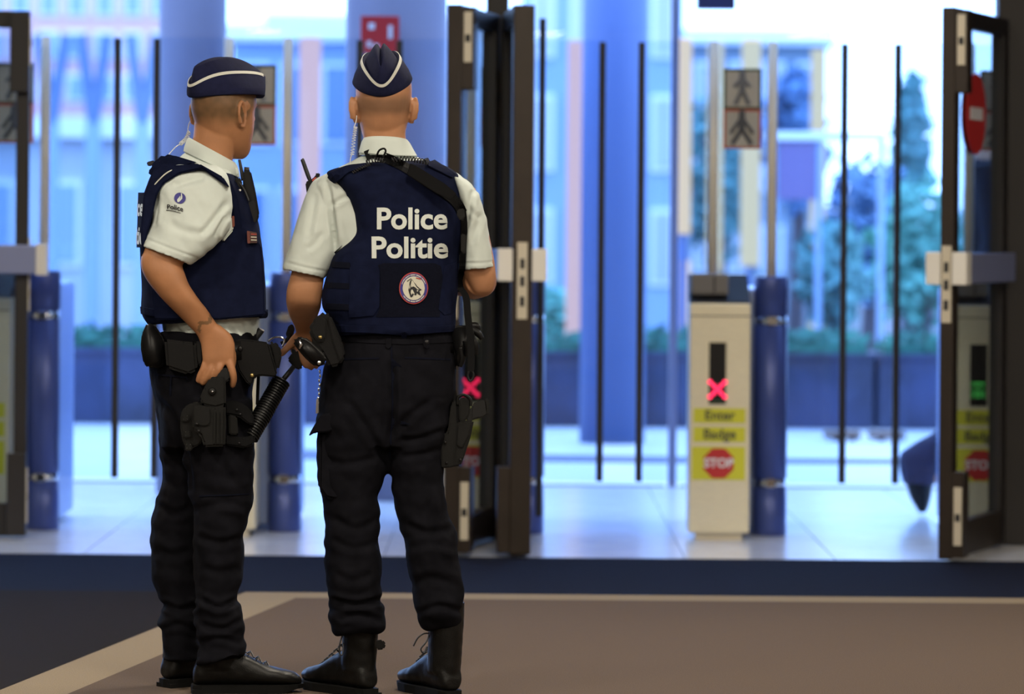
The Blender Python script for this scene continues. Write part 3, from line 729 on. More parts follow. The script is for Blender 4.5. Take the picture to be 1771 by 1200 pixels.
def stick(name, me_or_polys, bvh, m, parent, off=0.002, thick=0.0015, mapf=None, direction=None, origin=None, sub=10.0, smooth=False):
    """lay flat artwork on a surface. mapf: artwork (x,y) -> photo pixel; or direction+origin: project along a world direction"""
    bm = BM()
    if isinstance(me_or_polys, list):
        for poly in me_or_polys: bm.faces.new([bm.verts.new((x, y, 0)) for x, y in poly])
    else: bm.from_mesh(me_or_polys)
    bmesh.ops.remove_doubles(bm, verts=bm.verts, dist=1e-6)
    bmesh.ops.triangulate(bm, faces=bm.faces)
    for _ in range(4):
        es = [e for e in bm.edges if e.calc_length() > sub]
        if not es: break
        bmesh.ops.subdivide_edges(bm, edges=es, cuts=1, use_grid_fill=False); bmesh.ops.triangulate(bm, faces=bm.faces)
    bad = []
    last = None
    for v in bm.verts:
        if mapf:
            p = mapf(v.co.x, v.co.y); o_, d_ = CAMP, (at(p[0], p[1], 10.0) - CAMP).normalized()
        else:
            o_, d_ = origin(v.co.x, v.co.y), direction
        h = bvh.ray_cast(o_, d_)
        if h[0] is None: bad.append(v); continue
        nn = h[1] if h[1].dot(d_) < 0 else -h[1]
        v.co = h[0] + nn * off
    if bad: bmesh.ops.delete(bm, geom=bad, context='VERTS')
    if thick and bm.faces and not isinstance(me_or_polys, bpy.types.Mesh):
        bmesh.ops.recalc_face_normals(bm, faces=bm.faces)
        bmesh.ops.solidify(bm, geom=bm.faces[:], thickness=thick)
    return obj(name, bm, m, parent, smooth)
def ribbon(name, bvh, path, width, m, parent, off=0.004, thick=0.003, per=8, fallback=None):
    """strap of some pixel width lying on a surface along a photo path"""
    P = cat1([list(p) for p in path], per); rings = []; dl = None
    for i, p in enumerate(P):
        a, b = P[max(i - 1, 0)], P[min(i + 1, len(P) - 1)]
        tx, ty = b[0] - a[0], b[1] - a[1]; L = math.hypot(tx, ty) or 1; nx, ny = -ty / L, tx / L
        pr = []
        for s in (-.5, 0, .5):
            q = (p[0] + nx * width * s, p[1] + ny * width * s)
            h = hit_px(bvh, *q) if bvh else (None,)
            pr.append((q, (h[0] - CAMP).y if h[0] is not None else None))
        ds = [x[1] for x in pr if x[1] is not None]
        base = min(ds) if ds else (dl if dl is not None else (fallback or 10.6))
        dl = base
        dd = [(x[1] if x[1] is not None and x[1] - base < .04 else base + .005) - off for x in pr]
        f = [at(x[0][0], x[0][1], e) for x, e in zip(pr, dd)]; g = [at(x[0][0], x[0][1], e + thick) for x, e in zip(pr, dd)]
        rings.append([f[0], f[1], f[2], g[2], g[1], g[0]])
    bm = BM(); skin_rings(bm, rings); return obj(name, bm, m, parent, False)
def pprism(name, D, poly, dy0, dy1, m, parent, bev=0.004, shrink=0.0, seg=2, smooth=False):
    """solid with a photo outline, from depth D+dy0 to D+dy1"""
    bm = BM()
    cx = sum(p[0] for p in poly) / len(poly); cy = sum(p[1] for p in poly) / len(poly)
    a = [bm.verts.new(at(x, y, D + dy0)) for x, y in poly]
    b = [bm.verts.new(at(cx + (x - cx) * (1 - shrink), cy + (y - cy) * (1 - shrink), D + dy1)) for x, y in poly]
    n = len(poly); bm.faces.new(a); bm.faces.new(list(reversed(b)))
    for i in range(n): bm.faces.new((a[i], b[i], b[(i + 1) % n], a[(i + 1) % n]))
    bmesh.ops.recalc_face_normals(bm, faces=bm.faces)
    if bev: bmesh.ops.bevel(bm, geom=bm.edges[:], offset=bev, segments=seg, affect='EDGES', clamp_overlap=True)
    return obj(name, bm, m, parent, smooth)
def knob(name, D, px, py, dy, r, m, parent, h=0.006):
    bm = BM(); p = at(px, py, D + dy)
    lathe(bm, [(r, 0), (r, h * .6), (r * .7, h)], p, 14, Matrix.Rotation(math.radians(90), 4, 'X')); return obj(name, bm, m, parent, True)
def ptube(name, D, pts, r, m, parent, n=10, per=5, smooth=True):
    """tube through photo points (px, py, dy); r metres or list"""
    P = cat1([list(p) for p in pts], per) if per > 1 else pts
    if isinstance(r, list): r = [q[0] for q in cat1([[x] for x in r], per)]
    bm = BM(); tube(bm, [at(p[0], p[1], D + p[2]) for p in P], r, n); return obj(name, bm, m, parent, smooth)
def coil(name, D, pts, R, r, turns, m, parent, n=6):
    P = [at(p[0], p[1], D + p[2]) for p in cat1([list(p) for p in pts], 20)]
    L = len(P) - 1; out = []; N = turns * 10
    for i in range(N + 1):
        t = i / N * L; k = min(int(t), L - 1); p = P[k].lerp(P[k + 1], t - k); d = (P[min(k + 1, L)] - P[k]).normalized()
        a, b = frame_mat(d); ang = 2 * math.pi * i / 10
        out.append(p + a * R * math.cos(ang) + b * R * math.sin(ang))
    bm = BM(); tube(bm, out, r, n); return obj(name, bm, m, parent, True)

HEAD = [(0.000, .078, .030, .022), (0.010, .091, .000, .036), (0.028, .094, -.030, .050), (0.050, .090, -.055, .0585), (0.070, .0915, -.070, .0635), (0.095, .090, -.083, .069),
        (0.115, .086, -.091, .0725), (0.130, .086, -.095, .0745), (0.150, .094, -.0985, .0757), (0.175, .091, -.099, .076), (0.200, .076, -.090, .070), (0.220, .045, -.066, .052), (0.232, .010, -.032, .026), (0.2365, -.008, -.014, .004)]
def head_geo(bm, M, sc=1.0, ear=24, nose=0.0, ws=1.0, earx=-.010, eary=.071):
    """head in its own frame: x forward, y left, z up from the chin"""
    R = cat1([list(h) for h in HEAD], 3); rings = []
    for z, xf, xb, w in R:
        ring = []; w = w * (1 + (ws - 1) * sstep(.02, .08, z) * (1 - sstep(.13, .17, z)))
        for k in range(36):
            t = 2 * math.pi * k / 36; c, s = se(math.cos(t), 2.15), se(math.sin(t), 2.15)
            ring.append(M @ (Vector(((xf + xb) / 2 + (xf - xb) / 2 * c, w * s, z)) * sc))
        rings.append(ring)
    skin_rings(bm, rings)
    T = lambda pts: [M @ (Vector(p) * sc) for p in pts]
    tube(bm, T([(.084, 0, .135), (.098 - nose, 0, .112), (.104 - nose, 0, .094), (.100 - nose, 0, .085)]), [.007, .009, .0115 - nose * .2, .008], 10)      # nose
    for s in (-1, 1):
        tube(bm, T([(.098 - nose, s * .011, .090), (.088, s * .016, .088)]), [.007, .005], 8)
        tube(bm, T([(.088, s * .012, .147), (.083, s * .036, .150), (.066, s * .055, .143)]), [.007, .009, .006], 8)     # brow
        tube(bm, T([(.066, s * .042, .109), (.045, s * .054, .105)]), [.013, .010], 10)                                   # cheekbone
        # ear: plate, helix rim, lobe
        E = M @ Matrix.Scale(sc, 4) @ Matrix.Translation((earx, s * eary * ws, .113)) @ Matrix.Rotation(math.radians(-s * ear), 4, 'Z') @ Matrix.Rotation(math.radians(-10), 4, 'Y')
        q = lambda a, b: E @ Vector((-.014 + a, s * .004, b))
        pl = [q(.012 * math.cos(t) , .027 * math.sin(t)) for t in [k * math.pi / 8 for k in range(16)]]
        ce = E @ Vector((-.012, s * .001, 0))
        rim = [E @ Vector((-.013 + .0155 * math.cos(t) * (1 if math.sin(t) > -.2 else .8), s * .009, .034 * math.sin(t))) for t in [math.radians(a) for a in range(-60, 235, 15)]]
        tube(bm, rim, .0045, 8)
        rings = [[ce + (p - ce) * f + E.to_3x3() @ Vector((0, s * o_, 0)) for p in pl] for f, o_ in ((1.1, -.009), (1.2, -.003), (1.1, .0), (.7, -.004))]
        skin_rings(bm, rings)
        tube(bm, [E @ Vector((-.006, s * .004, -.028)), E @ Vector((-.008, s * .006, -.036))], [.009, .006], 8)
        tube(bm, [E @ Vector((.004, s * .002, -.008)), E @ Vector((.002, s * .006, .0))], [.005, .005], 8)
    tube(bm, T([(.086, -.024, .058), (.0945, -.008, .060), (.0945, .008, .060), (.086, .024, .058)]), [.003, .006, .006, .003], 8)   # lips
    tube(bm, T([(.084, -.020, .051), (.0935, 0, .051), (.084, .020, .051)]), [.003, .006, .003], 8)
def eyes(M, parent, sc=1.0):
    for s in (-1, 1):
        c = M @ (Vector((.072, s * .031, .125)) * sc); f = (M.to_3x3() @ Vector((1, 0, 0))).normalized()
        bm = BM(); bmesh.ops.create_uvsphere(bm, u_segments=14, v_segments=10, radius=.0125, matrix=Matrix.Translation(c)); e = obj('eye', bm, M_eye, parent, True)
        bm = BM(); bmesh.ops.create_uvsphere(bm, u_segments=10, v_segments=8, radius=.006, matrix=Matrix.Translation(c + f * .008)); obj('iris', bm, M_iris, e, True)
def set_hair(me, f):
    a = me.attributes.new('hair', 'FLOAT', 'POINT')
    a.data.foreach_set('value', [f(v.co) for v in me.vertices])
def sstep(a, b, x):
    t = min(1, max(0, (x - a) / (b - a))) if a != b else float(x > a); return t * t * (3 - 2 * t)
def cap_geo(M, parent):
    """garrison cap: cuff with piping, folded crown. M: cap frame, x forward, y left, z up"""
    N = 72
    def back(t): return math.exp(-((abs(t) - math.pi) / .8) ** 2)
    def front(t): return math.exp(-(t / .75) ** 2)
    def ring(z, a, b, zf, ex=2.0, cx=-.002):
        out = []
        for k in range(N):
            t = 2 * math.pi * k / N; t = t if t <= math.pi else t - 2 * math.pi
            c, s = se(math.cos(t), ex), se(math.sin(t), ex)
            out.append(M @ Vector((cx + a * c * (1 + (.16 * (z - .02) if c > 0 else 0) * 5 * c), b * s, z + zf(t, c))))
        return out
    zb = lambda t, c: -.012 * back(t) - .012 * front(t)
    zc = lambda t, c: -.042 * back(t) - .020 * front(t) + .004
    zm = lambda t, c: -.022 * back(t) - .012 * front(t)
    rings = [ring(.012, .096, .074, zb), ring(.0, .105, .0815, zb), ring(.004, .1085, .0835, zb), ring(.024, .112, .0765, zm), ring(.042, .1135, .0665, zm), ring(.062, .115, .053, zc), ring(.0655, .1125, .0495, zc), ring(.059, .108, .046, zc)]
    bm = BM(); skin_rings(bm, rings); cuff = obj('cuff', bm, M_capm, parent, True)
    zr = lambda t, c: -.036 * c * c - .006 * c
    rings = [ring(.03, .104, .058, zm), ring(.058, .107, .046, lambda t, c: -.022 * c * c), ring(.082, .107, .030, lambda t, c: -.03 * c * c), ring(.100, .104, .018, zr), ring(.106, .102, .012, zr), ring(.104, .1, .007, zr), ring(.094, .098, .002, zr)]
    bm = BM(); skin_rings(bm, rings); obj('crown', bm, M_capm, parent, True)
    # piping along the cuff edge, open towards the front
    prof = []
    for k in range(N + 1):
        t = math.radians(38) + (2 * math.pi - 2 * math.radians(38)) * k / N; tt = t if t <= math.pi else t - 2 * math.pi
        def P(z, a, b, zf, o=0.0):
            c, s = math.cos(t), math.sin(t); return M @ Vector((-.002 + (a + o) * c * (1 + (.16 * (z - .02) if c > 0 else 0) * 5 * c), (b + o) * s, z + zf(tt, c)))
        lo = P(.0565, .1148, .0562, zc, .0012); hi = P(.0645, .1145, .0518, zc, .0012)
        prof.append([lo, hi, P(.0645, .1145, .0518, zc, -.0006), P(.0565, .1148, .0562, zc, -.0006)])
    bm = BM(); skin_rings(bm, prof); obj('white_piping', bm, M_pipe, cuff)
def boot(parent, pos, heading, L=0.30, hgt=0.24, low=False, M_=None, laces=True, toe_px=None, wid=1.0, hz=1.15, shc=0.0, name='boot'):
    """boot in its own frame (x to the toe), heel at pos"""
    Rz = Matrix.Translation(pos) @ Matrix.Rotation(heading, 4, 'Z')
    root = bpy.data.objects.new(name, None); COL.objects.link(root); root.parent = parent; root.matrix_parent_inverse = parent_world(parent).inverted(); root.location = pos
    # upper: rings along the foot from heel to toe
    bm = BM(); k = L / .30
    foot = [(-.002, .022, .03, .05), (.01, .032, .02, .085), (.04, .037, .02, .105), (.08, .038, .02, .112), (.12, .040, .02, .104), (.16, .045, .02, .086), (.20, .049, .02, .068), (.24, .047, .02, .058), (.275, .036, .02, .05), (.292, .02, .022, .04), (.298, .008, .024, .034)]
    rings = []
    for x, w, z0, z1 in cat1([list(f) for f in foot], 3):
        ring = []
        for j in range(24):
            t = 2 * math.pi * j / 24; ring.append(Rz @ Vector((x * k, w * wid * se(math.cos(t), 2.4), (z0 + z1 * hz) / 2 + (z1 * hz - z0) / 2 * se(math.sin(t), 2.4))))
        rings.append(ring)
    skin_rings(bm, rings)
    sh = [(.055, .056, .044, .07), (.052, .057, .045, .11), (.048, .056, .046, .15), (.046, .057, .048, .2), (.045, .058, .05, hgt)]
    if low: sh = [(.055, .054, .042, .07), (.055, .056, .045, .1), (.052, .056, .046, hgt)]
    rings = [[Rz @ Vector((shc + c * k + a * math.cos(2 * math.pi * j / 24), b * math.sin(2 * math.pi * j / 24), z)) for j in range(24)] for c, a, b, z in cat1([list(s) for s in sh], 3)]
    skin_rings(bm, rings)
    me = fuse(bm, .004, 2)
    wrinkle(me, lambda c: .0016 * noise.noise(c * 40))
    up = mesh_obj('upper', me, M_boot, root)
    bm = BM(); so = []
    for z in (.0, .024):
        so.append([Rz @ Vector((x * k, y * wid * (1.0 if z else .96), z + (.012 if x > .27 and z == 0 else 0))) for x, y in [(-.008, 0), (-.004, -.026), (.02, -.036), (.09, -.038), (.15, -.044), (.2, -.052), (.245, -.05), (.285, -.034), (.304, -.01), (.304, .01), (.285, .034), (.245, .05), (.2, .052), (.15, .044), (.09, .038), (.02, .036), (-.004, .026)]])
    skin_rings(bm, so); s_ = obj('sole', bm, M_sole, root)
    bm = BM(); box(bm, -.006 * k, .075 * k, -.036, .036, 0, .012, 0, Rz); obj('heel', bm, M_sole, s_)
    if laces:
        for i in range(5):
            x = (.105 + i * .022) * k; z = .145 - i * .0145 if not low else .142 - i * .0145
            for s in (-1, 1):
                bm = BM(); tube(bm, [Rz @ Vector((x, s * .022, z - .006)), Rz @ Vector((x + .008, 0, z + .002)), Rz @ Vector((x + .016, -s * .022, z - .014))], .0022, 6); obj('lace', bm, M_black, up)
    return root, Rz
def hand_geo(bm, wrist, d, n, side, curl=0.5, sc=1.0, spread=.06):
    """generic hand: d towards the fingers, n out of the back of the hand"""
    d = d.normalized(); n = (n - d * n.dot(d)).normalized(); s = d.cross(n) * side
    P = lambda a, b, c: wrist + (d * a + s * b + n * c) * sc
    rings = []
    for a, w, t in ((-.02, .026, .021), (.0, .028, .019), (.03, .037, .017), (.07, .042, .015), (.088, .04, .012)):
        rings.append([P(a, w * math.cos(2 * math.pi * k / 16), t * math.sin(2 * math.pi * k / 16)) for k in range(16)])
    skin_rings(bm, rings)
    for i, (b, L) in enumerate(((.031, .072), (.0105, .08), (-.0105, .075), (-.031, .058))):
        p = P(.078, b, 0); ang = 0.25; pts = [p]; dirv = d + s * spread * (1.5 - i) * .5
        for f in (.45, .32, .23):
            ang += curl * 1.1
            dd = (dirv * math.cos(ang) - n * math.sin(ang)).normalized(); p = p + dd * L * f * sc; pts.append(p)
        tube(bm, pts, [.0095 * sc, .009 * sc, .0083 * sc, .0068 * sc], 10)
    pts = [P(.012, .026, -.004), P(.035, .047, -.014), P(.058, .052, -.028), P(.078, .046, -.04)]
    tube(bm, pts, [.014 * sc, .0115 * sc, .0098 * sc, .0075 * sc], 10)
def pfingers(bm, D, fingers):
    for pts, r in fingers:
        P = cat1([list(p) for p in pts], 4); rr = [q[0] for q in cat1([[x] for x in r], 4)]
        W_ = [at(p[0], p[1], D + p[2]) for p in P]
        d = (W_[-1] - W_[-2]).normalized(); W_.append(W_[-1] + d * rr[-1] * .7); rr = rr + [rr[-1] * .5]
        tube(bm, W_, rr, 12)
# ------------------------------------------------------------------ officer seen from behind (right)
def officer_back():
    D = 10.70
    root = thing('person', 'bald person standing back to camera in navy vest with white lettering and wolf patch', 'person', at(680, 1206, D) * 1.0)
    root.location.z = 0
    # --- body: one continuous surface
    bm = BM()
    HM = Matrix.Translation(at(663, 262, D + .03)) @ Matrix.Rotation(math.radians(92), 4, 'Z')
    head_geo(bm, HM, 1.03)
    loftE(bm, D, [(622, 195, 706, 195, .03, .06), (624, 215, 703, 215, .025, .058), (629, 240, 702, 240, .025, .052), (634, 268, 712, 268, .02, .05), (600, 305, 770, 305, 0, .07)], 32)
    loftE(bm, D, [(585, 290, 775, 290, 0, .05), (560, 330, 800, 330, 0, .09, .03), (575, 400, 790, 400, 0, .105, .03), (590, 480, 780, 480, 0, .105, .02), (592, 560, 775, 560, 0, .1, .0), (575, 630, 780, 630, 0, .105), (565, 700, 770, 700, 0, .1)], 32)
    # left arm: shoulder to elbow, forearm reaching forward to the gun
    loftE(bm, D, [(548, 325, 592, 335, 0, .05), (527, 380, 580, 395, -.005, .05), (508, 440, 562, 455, -.01, .046), (504, 470, 560, 484, -.012, .044), (496, 500, 557, 510, -.01, .045), (495, 524, 555, 530, .01, .047), (500, 545, 550, 545, .06, .045), (508, 562, 545, 560, .12, .036), (512, 578, 540, 574, .18, .029), (508, 590, 540, 588, .2, .028)], 28)
    # right arm
    loftE(bm, D, [(780, 325, 822, 325, .01, .05), (800, 390, 842, 390, .0, .05), (803, 440, 853, 440, 0, .048), (802, 470, 857, 466, .0, .046), (808, 490, 858, 486, .01, .046), (816, 506, 853, 503, .015, .036), (828, 514, 843, 512, .018, .016)], 28)
    ptx = [at(832, 484, D + .01), at(820, 490, D + .06), at(795, 486, D + .15), at(760, 480, D + .24), at(720, 480, D + .3)]
    tube(bm, ptx, [.048, .045, .041, .032, .028], 20)
    hand_geo(bm, at(712, 480, D + .31), Vector((-1, .15, -.1)), Vector((0, 1, .2)), 1, .7)
    # left hand gripping the gun: palm and fingers from the photo
    loftE(bm, D, [(512, 574, 542, 576, .19, .028), (500, 588, 540, 600, .20, .026), (500, 600, 540, 622, .205, .022)], 20)
    pfingers(bm, D, [([(512, 584, .185), (500, 598, .17), (491, 607, .165), (487, 613, .165)], [.0125, .011, .0095, .008]),      # thumb side, pointing down-left
                     ([(515, 598, .19), (520, 612, .17), (526, 626, .165), (530, 634, .165)], [.011, .0105, .0095, .008]),
                     ([(526, 604, .19), (532, 618, .17), (537, 630, .165), (538, 637, .17)], [.011, .0105, .0095, .008]),
                     ([(536, 606, .19), (542, 618, .18), (546, 628, .175), (547, 635, .18)], [.010, .0098, .009, .0075]),
                     ([(506, 592, .2), (508, 606, .225), (514, 618, .235), (520, 624, .23)], [.010, .0095, .009, .0075])])
    # legs under the trousers
    loftE(bm, D, [(580, 690, 660, 690, 0, .07), (575, 800, 645, 800, 0, .065), (588, 930, 638, 930, 0, .05), (596, 1030, 640, 1030, 0.01, .042), (607, 1110, 640, 1110, .03, .03), (607, 1160, 640, 1160, .035, .03)], 24)
    loftE(bm, D, [(685, 690, 760, 690, 0, .07), (692, 800, 750, 800, 0, .065), (718, 930, 768, 930, 0, .05), (734, 1030, 780, 1030, 0.0, .042), (752, 1110, 785, 1110, .01, .03), (752, 1160, 785, 1160, .01, .03)], 24)
    me = fuse(bm, .0036, 3)
    HI = HM.inverted()
    def hair(c):
        p = HI @ c / 1.03
        if p.z < .02 or p.z > .26 or abs(p.y) > .085: return 0.0
        nz = noise.noise(c * 35) * .006
        v = sstep(.085, .115, p.z + nz) * (1 - sstep(.128, .165, p.z + nz)) * (1 - sstep(-.035, .02, p.x)) * (1 - sstep(.068, .076, abs(p.y)))
        return .7 * v
    set_hair(me, hair)
    body = mesh_obj('body', me, M_skin2, root); eyes(HM, root, 1.03)
    # --- cap
    cp = bpy.data.objects.new('cap', None); COL.objects.link(cp); cp.parent = root; cp.matrix_parent_inverse = parent_world(root).inverted()
    CM = HM @ Matrix.Scale(1.03, 4) @ Matrix.Translation((-.004, .004, .190)) @ Matrix.Rotation(math.radians(-19), 4, 'Y') @ Matrix.Rotation(math.radians(-4), 4, 'X') @ Matrix.Scale(.98, 4)
    cp['label'] = 'navy folded cap with white piping'
    cap_geo(CM, cp)
    # --- shirt: trunk and two sleeves
    bm = BM()
    loftE(bm, D, [(632, 268, 712, 268, .01, .06), (598, 284, 757, 284, 0, .085, .02), (560, 302, 797, 304, 0, .098, .025), (545, 325, 815, 335, 0, .105, .03), (556, 370, 812, 375, 0, .11, .03), (575, 420, 800, 420, 0, .115, .03), (582, 500, 785, 500, 0, .115, .02), (590, 560, 783, 560, 0, .115), (588, 590, 784, 585, 0, .11)], 40)
    loftE(bm, D, [(556, 303, 590, 318, 0, .055), (541, 314, 598, 345, 0, .072), (527, 341, 600, 378, -.006, .078), (518, 368, 596, 402, -.01, .078), (508, 402, 588, 428, -.012, .077), (498, 436, 576, 458, -.012, .075), (490, 465, 562, 482, -.012, .072)], 36, wall=(.006, .05))
    loftE(bm, D, [(775, 302, 806, 310, .0, .05), (785, 318, 822, 328, 0, .068), (795, 350, 836, 358, 0, .074), (798, 390, 844, 398, 0, .074), (800, 430, 851, 432, 0, .073), (802, 467, 856, 463, 0, .07)], 36, wall=(.006, .05))
    me = fuse(bm, .0036, 3)
    fold = lambda c: .0035 * noise.noise(Vector((c.x * 14, c.y * 14, c.z * 7))) + .0018 * noise.noise(Vector((c.x * 34, c.y * 30, c.z * 22)))
    wrinkle(me, fold)
    crease(me, [([(566, 316), (571, 345), (576, 385), (580, 428)], .008, 4.5), ([(603, 336), (588, 346), (572, 356)], .004, 4), ([(545, 330), (540, 370), (532, 410)], .004, 6), ([(560, 400), (545, 420), (530, 432)], .003, 5),
                ([(493, 453), (530, 463), (566, 470)], .0018, 2.2), ([(803, 455), (830, 455), (856, 452)], .0018, 2.2), ([(820, 326), (812, 355), (806, 400)], .006, 4.5), ([(836, 362), (824, 395), (815, 425)], .004, 5), ([(812, 360), (822, 372), (834, 378)], .003, 4)])
    shirt = mesh_obj('shirt', me, M_shirt, root); shirt['label'] = 'cream short-sleeved shirt'
    # crease lines of the sleeve head
    sb = bvh_of(shirt)
    # collar: stand and folded fall
    bm = BM(); loftE(bm, D, [(621, 268, 720, 268, .005, .082, 0, 0), (623, 256, 714, 258, .008, .078, 0, 2), (626, 245, 708, 247, .012, .073, 0, 5), (628, 240, 705, 243, .014, .070, 0, 6)], 40, ex=2.1, wall=(.006, .03))
    obj('collar', bm, M_shirt, shirt, True)
    bm = BM(); loftE(bm, D, [(620, 264, 722, 270, .005, .087, 0, -1), (622, 256, 716, 260, .008, .083, 0, 1), (625, 246, 710, 249, .012, .077, 0, 4), (627, 242, 707, 245, .014, .074, 0, 5)], 40, ex=2.1, wall=(.004, .025))
    obj('collar_fall', bm, M_shirt, shirt, True)
    # --- vest
    bm = BM()
    loftE(bm, D, [(640, 279, 716, 276, 0, .06, .0), (612, 283, 738, 277, 0, .088, .015), (590, 289, 762, 284, 0, .108, .02), (565, 299, 789, 299, 0, .128, .03), (578, 314, 796, 314, 0, .137, .035), (597, 340, 801, 340, 0, .143, .035), (608, 372, 803, 370, 0, .147, .035), (608, 404, 800, 404, 0, .149, .03), (592, 424, 797, 430, 0, .15, .03), (577, 440, 795, 445, 0, .151, .03), (566, 470, 794, 470, 0, .152, .025), (557, 505, 792, 505, 0, .151, .02), (558, 532, 789, 535, 0, .149, .015), (573, 552, 788, 556, 0, .146, .01), (580, 568, 787, 568, 0, .143, .01), (582, 580, 785, 575, 0, .139, .01)], 72, per=4, ex=3.0)
    me = fuse(bm, .0045, 2)
    wrinkle(me, lambda c: .003 * noise.noise(Vector((c.x * 9, c.y * 9, c.z * 5))) + .002 * noise.noise(Vector((c.x * 10, 3, c.z * 55))) * sstep(.98, .9, c.z - .12) + .0012 * noise.noise(c * 30))
    vest = mesh_obj('vest', me, M_vest, root); vest['label'] = 'navy protective vest'
    vb = bvh_of(vest)
    st = lambda nm, polys, m, par, off=.0015, th=.002, sub=9: stick(nm, polys, vb, m, par, off, th, mapf=lambda x, y: (x, y), sub=sub)
    pv = st('velcro_panel', [[(654, 458), (664, 455), (752, 455), (762, 460), (765, 480), (760, 548), (650, 548), (656, 535), (657, 472)]], M_velcro, vest)
    st('side_flap', [[(606, 462), (648, 459), (656, 466), (656, 530), (646, 545), (604, 548)]], M_vest, vest, .003)
    st('side_flap', [[(768, 460), (787, 452), (785, 540), (768, 545), (758, 535)]], M_vest, vest, .003)
    for y in (452, 488, 524):
        st('webbing', [[(566, y), (606, y + 2), (606, y + 12), (564, y + 10)]], M_trim, vest, .002)
    st('hem_band', [[(584, 561), (700, 566), (784, 562), (783, 572), (700, 577), (586, 573)]], M_vest, vest, .003, .003)
    st('shoulder_flap', [[(733, 278), (745, 277), (786, 304), (780, 309), (740, 290)]], M_vest, vest, .004, .004)
    st('shoulder_flap', [[(570, 304), (600, 291), (632, 286), (632, 292), (604, 300), (580, 316)]], M_vest, vest, .004, .004)
    # binding along the arm hole
    ribbon('arm_binding', vb, [(568, 303), (585, 318), (601, 345), (609, 380), (606, 405), (594, 424), (579, 438)], 4, M_trim, vest, .002, .003)
    # lettering
    def word(txt, x0, x1, y0, y1, capk):
        me = text_mesh(txt, 1.0, 0.027, 0.0, 'LEFT')
        xs = [v.co.x for v in me.vertices]; ys = [v.co.y for v in me.vertices]
        a, b, c, d = min(xs), max(xs), min(ys), max(ys)
        o = stick('lettering', me, vb, M_refl, vest, .0025, .001, mapf=lambda x, y: (x0 + (x - a) / (b - a) * (x1 - x0), y1 - (y - c) / (d - c) * (y1 - y0) + (x - a) / (b - a) * capk), sub=.09)
        o['label'] = 'white reflective word ' + txt
    word('Police', 652, 773, 359, 397, 0)
    word('Politie', 643, 774, 409, 447, 0)
    # round wolf patch
    cx, cy, rx, ry = 714.5, 498, 24.5, 27.5
    el = lambda k, n=40: [(cx + rx * k * math.cos(2 * math.pi * i / n), cy + ry * k * math.sin(2 * math.pi * i / n)) for i in range(n)]
    pt = st('patch', [el(1.0)], M_pred, pv, .0045, .002, 8)
    pt['label'] = 'round patch with a howling wolf'
    st('patch_ring', [el(.93)], M_pblue, pv, .0068, .001, 8)
    st('patch_ground', [el(.75)], M_pcream, pv, .0082, .001, 8)
    wolf = [(512, 422), (528, 440), (545, 470), (575, 500), (600, 540), (640, 580), (680, 612), (640, 632), (655, 690), (668, 712), (620, 690), (600, 665), (590, 700), (570, 710), (548, 690), (530, 720), (510, 742), (488, 735), (478, 700), (465, 660), (452, 610), (465, 570), (470, 520), (475, 480), (495, 440)]
    st('wolf_shape', [[(660 + x / 10, 440 + y / 10) for x, y in wolf]], M_pblk, pv, .0095, .0006, 3)
    for w in ([(513, 436), (502, 478), (492, 525), (504, 566), (530, 548), (566, 562), (604, 600), (642, 606), (590, 558), (558, 500), (535, 462)], [(500, 610), (520, 604), (540, 640), (560, 682), (545, 684), (520, 672), (506, 700), (492, 660)], [(604, 610), (625, 622), (612, 640), (598, 640)], [(480, 520), (486, 560), (474, 600), (470, 570)]):
        st('wolf_fur', [[(660 + x / 10, 440 + y / 10) for x, y in w]], M_pcream, pv, .0104, .0004, 3)
    st('patch_dash', [[(703, 485.5), (710.5, 480.5), (710.5, 481.7), (703.6, 486.6)]], M_pblk, pv, .0095, .001, 4)
    st('patch_dash', [[(718.5, 479), (726.5, 481.5), (726, 483), (718, 480.8)]], M_pred, pv, .0095, .001, 4)
    # small marks of the ring inscription
    for i in range(46):
        a = math.radians(200 + i * 3.1) if i < 46 else 0
        if i % 9 == 8: continue
        x, y = cx + rx * .84 * math.cos(a), cy + ry * .84 * math.sin(a)
        st('ring_letter', [[(x - .5, y - 1), (x + .4, y - 1), (x + .4, y + 1), (x - .5, y + 1)]], M_pcream, pv, .0082, .0006, 4)
    for i in range(36):
        a = math.radians(35 + i * 3.1)
        if i % 8 == 7: continue
        x, y = cx + rx * .84 * math.cos(a), cy + ry * .84 * math.sin(a)
        st('ring_letter', [[(x - .5, y - 1), (x + .4, y - 1), (x + .4, y + 1), (x - .5, y + 1)]], M_pcream, pv, .0082, .0006, 4)
    # --- trousers
    bm = BM()
    loftE(bm, D, [(588, 570, 784, 570, .0, .12), (575, 600, 788, 600, 0, .128), (560, 640, 789, 640, -.005, .135), (551, 690, 785, 690, -.008, .138), (548, 740, 777, 740, -.005, .13), (550, 775, 770, 775, 0, .115)], 44, ex=2.6)
    loftE(bm, D, [(551, 690, 680, 700, -.005, .125), (546, 745, 680, 750, -.004, .12), (546, 785, 674, 795, 0, .112), (549, 815, 670, 820, .0, .106), (552, 850, 658, 852, 0, .098), (562, 880, 656, 880, .0, .09), (563, 915, 655, 915, -.004, .085), (564, 950, 657, 950, -.008, .083), (565, 985, 660, 985, -.006, .082), (565, 1020, 657, 1020, 0, .078), (567, 1040, 655, 1040, .004, .076), (573, 1052, 664, 1052, .004, .078), (572, 1072, 667, 1072, .004, .08), (575, 1088, 662, 1088, .004, .074), (582, 1097, 652, 1095, .004, .06)], 40, ex=2.4)
